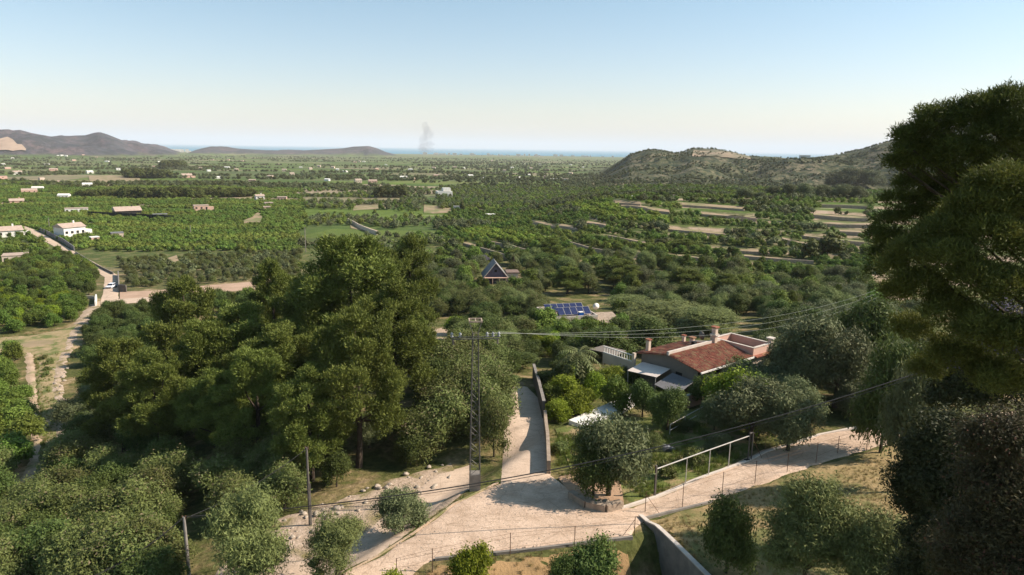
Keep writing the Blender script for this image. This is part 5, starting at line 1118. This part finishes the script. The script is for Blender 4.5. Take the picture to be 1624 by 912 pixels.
for px, yt, D, w, k, lb in ((1075, 735, 62, 34, 'shrub', 'low green shrub among the weeds right behind the gate'), (1120, 712, 66, 40, 'shrub', 'bushy shrub in the weeds behind the middle of the gate'), (1160, 690, 70, 44, 'grey', 'grey bush behind the right end of the gate'), (1050, 690, 68, 40, 'almond', 'leafy bush beside the crumpled tarpaulin'),
                            (1095, 668, 76, 50, 'broad', 'dark green bush below the hand railing'), (895, 700, 66, 34, 'shrub', 'shrub against the stone wall of the lane')):
    T(k, px, yt, D, w, lb)
# palm
def palm(px, yb, yt, D, rpx, label, fr=26):
    P = at_dist(px, D); h = z_at(px, yt, P) - P[2]; R = rpx * D / F; t = empty('palm_tree', P, label, 'palm')
    MB().tube([(0, 0, -.3), (.05, 0, h * .5), (0, 0, h)], [.32, .26, .3], 9).build('trunk', BARK, t, True); rng = np.random.default_rng(int(px))
    for k in range(fr):
        a = k * 2.4; e = 1.25 - 1.75 * k / fr; V = []; Fc = []; n = 9; pts = []
        for i in range(n + 1):
            s = i / n; x = R * s * math.cos(e * .6); z = h + R * (math.sin(e) * s * .9 - .75 * s * s * (1.1 - .3 * math.sin(e))); pts.append(Vector((x * math.cos(a), x * math.sin(a), z)))
        side = Vector((-math.sin(a), math.cos(a), 0)); b = MB()
        b.tube(pts, [.04] * n + [.01], 3)
        for i in range(1, n):
            for s in (-1, 1):
                for dd in (0, .5):
                    p = pts[i].lerp(pts[min(i + 1, n)], dd); q = pts[min(i + 1, n)]; wd = R * .26 * (1 - (i / n) ** 2 * .6); b.poly([p, p + (q - p) * .45, q + side * s * wd + Vector((0, 0, -wd * .35))])
        b.build('frond', PALM, t)
palm(920, 610, 562, 88, 40, 'date palm left of the villa with arching fronds')
palm(814, 445, 404, 235, 12, 'small slender palm right of the grey gabled hut', 14)

# ---------------------------------------------------------------- filled vegetation
G = fill
G([(0, 745), (60, 775), (110, 730), (200, 740), (290, 765), (300, 830), (280, 960), (-60, 960), (-60, 780)], 2.8, ['almond', 'almond', 'broad'], (2.6, 5.2), {'almond': 'light green almond tree in the thicket at the lower left', 'broad': 'darker leafy tree in the thicket at the lower left'}, 'thicket at the lower left')
G([(330, 730), (430, 720), (480, 745), (480, 800), (420, 830), (330, 850)], 3.4, ['broad', 'almond'], (3.4, 4.8), {'almond': 'light green tree between lower left pole and the sandy bank', 'broad': 'darker tree between lower left pole and the sandy bank'}, 'trees left of the slender pole')
G([(500, 735), (690, 705), (690, 740), (640, 752), (560, 785), (500, 800)], 3.2, ['broad', 'almond', 'broad'], (3.0, 4.6), {'almond': 'light green tree lining the upper edge of the sandy bank', 'broad': 'dark leafy tree lining the upper edge of the sandy bank'}, 'trees above the sandy bank')
G([(110, 640), (300, 640), (480, 650), (660, 650), (690, 700), (500, 735), (330, 730), (200, 735), (110, 725)], 3.8, ['broad', 'grey'], (3.0, 5.0), {'broad': 'shaded leafy tree at the foot of the pine grove', 'grey': 'shaded grey green tree at the foot of the pine grove'}, 'undergrowth at the foot of the pine grove')
G([(680, 590), (800, 585), (785, 640), (775, 700), (772, 740), (765, 765), (735, 790), (700, 770), (660, 720), (660, 640)], 3.1, ['almond', 'broad', 'almond'], (4.2, 6.6), {'almond': 'olive green almond tree in the thick stand around the pylon', 'broad': 'dark green tree in the thick stand around the pylon'}, 'trees around the pylon')
G([(150, 504), (255, 500), (262, 520), (270, 600), (160, 600), (125, 560)], 3.6, ['broad'], (2.8, 4.4), 'dark green carob in the dense block right of the stony path', 'carobs right of the stony path')
G([(830, 545), (960, 530), (1010, 600), (985, 625), (880, 650), (868, 610), (845, 590)], 3.4, ['lime', 'broad', 'broad'], (2.6, 4.0), {'lime': 'light green garden bush between lane and villa', 'broad': 'leafy garden tree between lane and villa'}, 'garden between lane and villa')
G([(690, 470), (850, 470), (870, 520), (840, 560), (830, 600), (700, 590), (690, 560), (750, 530), (745, 500), (690, 510)], 4.0, ['almond', 'broad', 'olive'], (3.6, 5.4), {'almond': 'light green tree in the woods beyond the pylon', 'broad': 'dark green tree in the woods beyond the pylon', 'olive': 'grey olive tree in the woods beyond the pylon'}, 'woods beyond the pylon')
G([(840, 510), (1010, 500), (1010, 540), (960, 560), (850, 560)], 4.2, ['citrus', 'broad'], (3.6, 5.0), {'citrus': 'bright green tree below the solar roof house', 'broad': 'dark tree below the solar roof house'}, 'trees below the solar roof house')
G([(1000, 480), (1230, 480), (1240, 560), (1200, 540), (1000, 520)], 4.6, ['olive', 'broad', 'grey'], (4, 5.6), {'olive': 'grey olive behind the villa', 'broad': 'dark green tree behind the villa', 'grey': 'grey green tree behind the villa'}, 'trees behind the villa')
G([(1200, 520), (1450, 500), (1470, 660), (1300, 675), (1200, 690), (1130, 680), (1120, 640), (1215, 600)], 4.4, ['grey', 'broad', 'grey'], (4, 6), {'grey': 'grey green tree on the shaded slope right of the villa', 'broad': 'dark tree on the shaded slope right of the villa'}, 'slope right of the villa')
G([(1000, 610), (1120, 600), (1110, 640), (1060, 655), (1010, 650)], 3.2, ['broad', 'broad', 'citrus'], (1.6, 2.4), {'citrus': 'bright green bush in front of the villa', 'broad': 'dark green garden tree in front of the villa'}, 'garden in front of the villa')
G([(640, 430), (700, 420), (860, 416), (1020, 416), (1130, 430), (1230, 442), (1380, 452), (1400, 510), (1000, 500), (860, 480), (690, 490)], 6.0, ['broad', 'olive', 'almond', 'grey', 'pine', 'citrus'], (3.6, 6.8), {'pine': 'yellowish green pine in the wooded strip above the houses', 'citrus': 'bright green tree in the wooded strip above the houses', 'broad': 'dark green tree in the wooded strip above the houses', 'olive': 'grey olive in the wooded strip above the houses', 'almond': 'light green tree in the wooded strip above the houses', 'grey': 'grey green tree in the wooded strip above the houses'}, 'wooded strip above the houses')
# orchards on the left
G([(-20, 470), (100, 470), (148, 478), (140, 500), (90, 520), (30, 530), (-20, 540)], 4.2, ['lime', 'citrus', 'citrus'], (2.6, 3.6), {'lime': 'yellow green citrus in the light orchard left of the stony path', 'citrus': 'green citrus in the light orchard left of the stony path'}, 'light orchard left of the stony path')
G([(-20, 440), (60, 412), (110, 408), (160, 440), (150, 470), (100, 466), (-20, 462)], 4.6, ['broad', 'citrus'], (3.2, 4.2), {'broad': 'dark green tree in the orchard left of the parked car', 'citrus': 'green citrus in the orchard left of the parked car'}, 'dark orchard left of the parked car')
G([(-40, 560), (28, 565), (38, 640), (45, 720), (20, 770), (-40, 790)], 3.6, ['citrus'], (2.8, 3.8), 'round citrus tree at the left edge beside the sandy farm track', 'citrus beside the sandy farm track')
G([(66, 560), (90, 560), (80, 600), (84, 660), (70, 690)], 3.0, ['shrub'], (.8, 1.5), 'low green shrub between the farm track and the stony path', 'shrubs between track and path')
G([(290, 482), (480, 470), (480, 500), (300, 500)], 4.5, ['broad', 'citrus'], (3, 4.2), {'broad': 'dark tree behind the pine grove', 'citrus': 'green citrus behind the pine grove'}, 'trees behind the pine grove')
# terraces on the right: nearest citrus as things
rt_poly = [(735, 375), (860, 355), (960, 350), (1380, 355), (1395, 440), (1230, 436), (1130, 425), (1020, 410), (900, 410), (760, 415)]
G(rt_poly, 5.6, ['citrus'], (3.0, 3.8), 'round green citrus tree in the terraced orchards on the right', 'citrus in the terraced orchards', parts=False, rows=.25, jitter=.35, maxn=140)

# ---------------------------------------------------------------- countless far trees: one object per kind of ground
def cands(poly, spacing, rows=.1, jitter=.4, group='c', seed=3): return fill(poly, spacing, [], (1, 1), '', group, cand_only=True, rows=rows, jitter=jitter, seed=seed)
P = cands([(186, 412), (480, 400), (475, 440), (330, 450), (205, 458)], 3.4, .1, .7, 'scrubfield'); rgs = np.random.default_rng(77)
stuff('scrub_field', P, rgs.uniform(1.2, 2.7, len(P)), protos('almond')[:2] + protos('grey')[:1] + protos('farg')[:1], 'dull olive scrub covering the abandoned field behind the pine grove', 77)
P = cands([(720, 330), (860, 314), (960, 304), (1120, 302), (1385, 308), (1400, 446), (1230, 440), (1130, 428), (1010, 412), (880, 412), (700, 420), (690, 360)], 4.7, .25, .35, 'terr')
rg = np.random.default_rng(2); tone = fbm(P[:, 0] / 35, P[:, 1] / 22, 4, 3)
YEL = [[(905, 328), (960, 327), (1020, 338), (1065, 346), (1062, 358), (1000, 353), (920, 341)], [(735, 368), (775, 366), (810, 371), (860, 384), (850, 396), (800, 386), (740, 378)], [(1000, 322), (1120, 322), (1130, 332), (1065, 330)]]
inY = np.zeros(len(P), bool)
for e in YEL: inY |= inpoly(project(P), e)
stuff('yellow_green_orchard', P[inY], rg.uniform(2.6, 3.4, inY.sum()), protos('farl'), 'bright yellow green orchard blocks high on the right terraces', 9)
sel = (tone > -.55) & ~inY
stuff('terrace_orchard', P[sel & (tone > -.18)], rg.uniform(2.3, 3.2, (sel & (tone > -.18)).sum()), protos('far'), 'countless green citrus crowns on the farther right terraces', 1)
k_ = sel & (tone <= -.18); stuff('terrace_scrub', P[k_], rg.uniform(2.0, 4.4, k_.sum()), protos('farg') + protos('fard'), 'countless grey green bushes among the right terraces', 2)
P = cands([(-60, 285), (480, 300), (700, 300), (720, 330), (690, 420), (480, 400), (190, 405), (120, 395), (60, 365), (-60, 365)], 5.6, .08, .35, 'left')
tone = fbm(P[:, 0] / 70, P[:, 1] / 28, 14, 3); q = project(P); fieldy = (q[:, 0] < 480) & (q[:, 1] < 400)
a_ = fieldy & (tone > -.38); b_ = ~a_ & (tone + .5 * fbm(P[:, 0] / 14, P[:, 1] / 14, 41, 2) > .05)
stuff('valley_orchard', P[a_], rg.uniform(1.7, 2.4, a_.sum()), protos('farh'), 'countless citrus crowns in the flat orchards on the left', 3)
stuff('valley_scrub', P[b_], rg.uniform(1.8, 4.6, b_.sum()), protos('farg') + protos('far')[:2], 'countless grey green bushes and olives in the middle distance', 4)
P = cands([(-60, 368), (40, 372), (100, 402), (60, 412), (-60, 440)], 6.0, .1, .5, 'l2')
stuff('edge_orchard', P, rg.uniform(2.2, 3.2, len(P)), protos('far'), 'green orchard crowns around the houses at the left edge', 5)
def polar_scatter(n, r0_, r1_, a0, a1, seed, thr=None, hilltest=None):
    g = np.random.default_rng(seed); r = np.exp(g.uniform(math.log(r0_), math.log(r1_), n)); a = g.uniform(a0, a1, n); x = r * np.sin(a); y = r * np.cos(a); z = Hm(x, y); P = np.stack([x, y, z], 1)
    if thr is not None: P = P[fbm(x / 260, y / 55, seed, 5) > thr]
    return P
P = polar_scatter(30000, 800, 5200, rad(-42), rad(12), 21, .16); base = np.interp(np.log(np.hypot(P[:, 0], P[:, 1])), BR, BZ); P = P[P[:, 2] - base < 6]
stuff('plain_tree_clumps', P, rg.uniform(2.0, 5.2, len(P)) * (1 + np.hypot(P[:, 0], P[:, 1]) / 9000), protos('farg') + protos('fard'), 'countless dark tree clumps dotting the far plain', 6)
P = polar_scatter(16000, 760, 1650, rad(4), rad(40), 22, -.1)
stuff('hill_scrub', P, rg.uniform(1.2, 3.8, len(P)), protos('farg') + protos('fard'), 'countless dark bushes over the right hill slopes', 7)
P = polar_scatter(9000, 540, 900, rad(-6), rad(40), 23, -.35)
stuff('ridge_foot_scrub', P, rg.uniform(2, 4.2, len(P)), protos('farg') + protos('far'), 'countless bushes in the hollow before the right hill', 8)
# dark tree lines on the left plain
for px0, px1, yb, h in ((125, 190, 313, 6), (195, 275, 315, 9), (283, 318, 314, 8), (330, 400, 312, 7), (600, 640, 312, 9), (200, 270, 282, 12), (258, 292, 267, 16)):
    P = hits(np.linspace(px0, px1, 60) + rg.uniform(-1, 1, 60), np.full(60, yb) + rg.uniform(-1.5, 1.5, 60)); stuff('dark_tree_line', P, rg.uniform(.6, 1.2, 60) * h, protos('fard'), 'dark line of trees across the left plain', int(px0))
# skyline carobs along the top of the right terraces, each its own tree
for k, (px, yb, w) in enumerate([(1225, 312, 22), (1250, 313, 26), (1278, 314, 28), (1305, 315, 26), (1335, 317, 30), (1362, 318, 26), (1325, 300, 34), (1352, 298, 38), (1380, 300, 36), (1180, 318, 26), (1205, 320, 20)]):
    P = hit(px, yb); D = math.hypot(P[0], P[1]); place('grey', P, w * D / F * .75, w * D / F * .55, 'rounded carob along the crest of the right terraces', 'carobs along the crest of the right terraces', parts=False)
# near ground cover
def cover(name, poly, spacing, m, lab, hh, seed, n=26, wd=.03, lean=.5):
    rng = np.random.default_rng(seed); V = []; Fc = []; tn = []
    for k in range(n):
        a = rng.uniform(0, 6.28); o = np.array([rng.normal() * .16, rng.normal() * .16, -.03]); d = np.array([math.cos(a) * lean * rng.random(), math.sin(a) * lean * rng.random(), 1]); s = np.array([-math.sin(a), math.cos(a), 0]) * wd; h = rng.uniform(.5, 1); V += [o - s, o + s, o + d * h]; Fc.append((3 * k, 3 * k + 1, 3 * k + 2)); tn.append(rng.random())
    me = mesh_np(name + '_tuft', V, Fc, [m], tn); P = cands(poly, spacing, .3, 1.0, name, seed); 
    if len(P): P = P[fbm(P[:, 0] / 2.2, P[:, 1] / 2.2, seed, 2) > -.22]; stuff(name, P, rng.uniform(.6, 1.3, len(P)) * hh, [(me, 1.0)], lab, seed)
cover('dry_grass', [(1030, 835), (1135, 803), (1250, 765), (1325, 740), (1410, 712), (1560, 700), (1600, 960), (1115, 960)], .42, DRYG, 'dry straw coloured grass in the field right of the retaining wall', .38, 31)
cover('verge_grass', [(560, 925), (700, 895), (1005, 860), (1060, 960), (560, 960)], .45, DRYG, 'dry grass below the road at the bottom edge', .35, 32)
cover('gate_weeds', [(880, 690), (1000, 690), (1180, 655), (1230, 700), (1100, 760), (1040, 785), (1000, 800), (885, 755)], .42, WEED, 'green weeds growing behind the gate', .7, 33)
cover('bank_weeds', [(545, 905), (600, 876), (655, 842), (720, 795), (785, 762), (740, 772), (690, 800), (640, 832), (570, 872), (520, 905)], .5, WEED, 'weeds on the bank between the two roads', .6, 34)
cover('track_weeds', [(55, 560), (100, 560), (85, 600), (90, 660), (80, 720), (60, 730)], .8, WEED, 'weeds along the sandy farm track', .6, 35)

cover('slope_grass', [(-20, 536), (100, 522), (138, 508), (130, 550), (95, 600), (92, 700), (60, 720), (52, 560), (-20, 562)], .9, DRYG, 'thin dry grass on the bare slope beside the farm track', .45, 36)
cover('kerb_weeds', [(545, 916), (600, 885), (655, 850), (720, 803), (790, 769), (783, 762), (715, 796), (650, 842), (595, 877), (540, 906)], .35, WEED, 'weeds along the kerb of the wide road', .3, 37)
cover('lane_weeds', [(864, 690), (874, 690), (884, 770), (868, 768)], .3, WEED, 'weeds at the foot of the lane wall', .45, 38)
# rocks on the rubble bank, each one a thing
def rock_mesh(seed):
    r = np.random.default_rng(seed); iv, if_ = ico(); return mesh_np('rock', iv * (1 + .22 * r.normal(size=(len(iv), 1))) * [1, .8, .6], if_, [ROCK])
RM = [rock_mesh(s) for s in range(4)]
def rocks(poly, n, s0, s1, label, group, seed):
    r = np.random.default_rng(seed); xs = [p[0] for p in poly]; ys = [p[1] for p in poly]; k = 0
    while k < n:
        q = np.array([[r.uniform(min(xs), max(xs)), r.uniform(min(ys), max(ys))]])
        if not inpoly(q, poly)[0]: continue
        P = hit(*q[0]); s = r.uniform(s0, s1); o = obj('rock', RM[k % 4], None, (float(P[0]), float(P[1]), float(P[2]) + s * .35)); o.scale = (s, s, s); o.rotation_euler = (r.uniform(-.3, .3), r.uniform(-.3, .3), r.uniform(0, 6)); prop(o, label, 'rock', group); k += 1
rocks([(640, 752), (700, 735), (720, 760), (640, 800), (560, 830), (480, 860), (420, 880), (430, 830), (560, 783)], 60, .12, .38, 'pale loose rock on the rubble bank above the lower lane', 'rocks on the rubble bank', 1)
rocks([(900, 785), (985, 802), (960, 815), (915, 800)], 16, .2, .4, 'rough stone at the foot of the round tree by the junction', 'stones at the foot of the junction tree', 2)
rocks([(85, 580), (112, 578), (100, 640), (116, 680), (112, 712), (86, 700)], 30, .15, .4, 'pale stone lying along the stony path', 'stones along the stony path', 3)
rocks([(792, 512), (835, 508), (830, 525), (795, 530)], 14, .7, 1.4, 'pale boulder heaped in the clearing beyond the pylon', 'boulders beyond the pylon', 4)
P = hit(1052, 716); o = obj('crumpled_tarp', RM[2], None, [float(q) for q in P + [0, 0, .3]]); 
me = RM[2].copy(); me.materials.clear(); me.materials.append(TARP); o.data = me; o.scale = (1.0, .6, .7); prop(o, 'crumpled grey tarpaulin heap behind the gate', 'tarp')

# thin dark smoke rising from the far plain
def smoke():
    m = bpy.data.materials.new('smoke'); m.use_nodes = True; n = m.node_tree.nodes; n.clear(); l = m.node_tree.links
    o_ = n.new('ShaderNodeOutputMaterial'); v = n.new('ShaderNodeVolumePrincipled'); v.inputs['Color'].default_value = (.32, .30, .34, 1); v.inputs['Density'].default_value = .0055
    l.new(v.outputs[0], o_.inputs['Volume'])
    rng = np.random.default_rng(8); D = 4800; iv, if_ = ico()
    for k, (px, py, rx, rz_) in enumerate(((676, 238, 13, 7), (670, 234, 8, 7), (681, 229, 8, 6), (672, 222, 9, 10), (679, 213, 9, 13), (675, 203, 8, 12))):
        c = sky_point(px, py, D + k * 130); s = D / F; V = iv * (1 + .16 * rng.normal(size=(len(iv), 1))) * [rx * s, 26, rz_ * s]
        o = obj('smoke', mesh_np('smoke', V, if_, [m]), None, [float(q) for q in c]); prop(o, 'puff of thin dark smoke rising from the far plain', 'smoke', 'smoke plume over the far plain', 'stuff')
smoke()

# the ones that stand out within a row of look-alikes get a label of their own
GR = {}
for o in SC.objects:
    if o.parent is None and o.get('group') and o.get('category') in ('tree', 'pine', 'olive tree', 'citrus tree', 'bush', 'shrub', 'rock', 'house', 'building'): GR.setdefault((o['group'], o['label']), []).append(o)
for (g_, lb), obs in GR.items():
    if len(obs) < 5: continue
    q = project(np.array([list(o.location) for o in obs])); used = set()
    for word, order in (('leftmost', q[:, 0]), ('rightmost', -q[:, 0]), ('nearest', -q[:, 1]), ('farthest', q[:, 1])):
        for k in np.argsort(order)[:1]:
            if int(k) not in used and len(lb.split()) < 15 and -20 < q[k, 0] < W + 20 and q[k, 1] < Hh + 60: used.add(int(k)); obs[int(k)]['label'] = word + ' ' + lb

# loose gravel and litter over the roads
P = np.vstack([cands_free for cands_free in [hits(np.random.default_rng(91).uniform(560, 1250, 1500), np.random.default_rng(92).uniform(700, 912, 1500))]])
q = project(P); road = [(545, 912), (655, 847), (792, 765), (872, 752), (905, 778), (935, 802), (1000, 806), (1100, 763), (1215, 712), (1240, 757), (1130, 796), (1000, 850), (880, 869), (690, 887), (640, 925)]
P = P[inpoly(q, road)]; P[:, 2] += .07
stuff('road_gravel', P, np.random.default_rng(93).uniform(.02, .075, len(P)) , [(m_, 1.0) for m_ in RM], 'loose gravel scattered over the dirt road', 94)
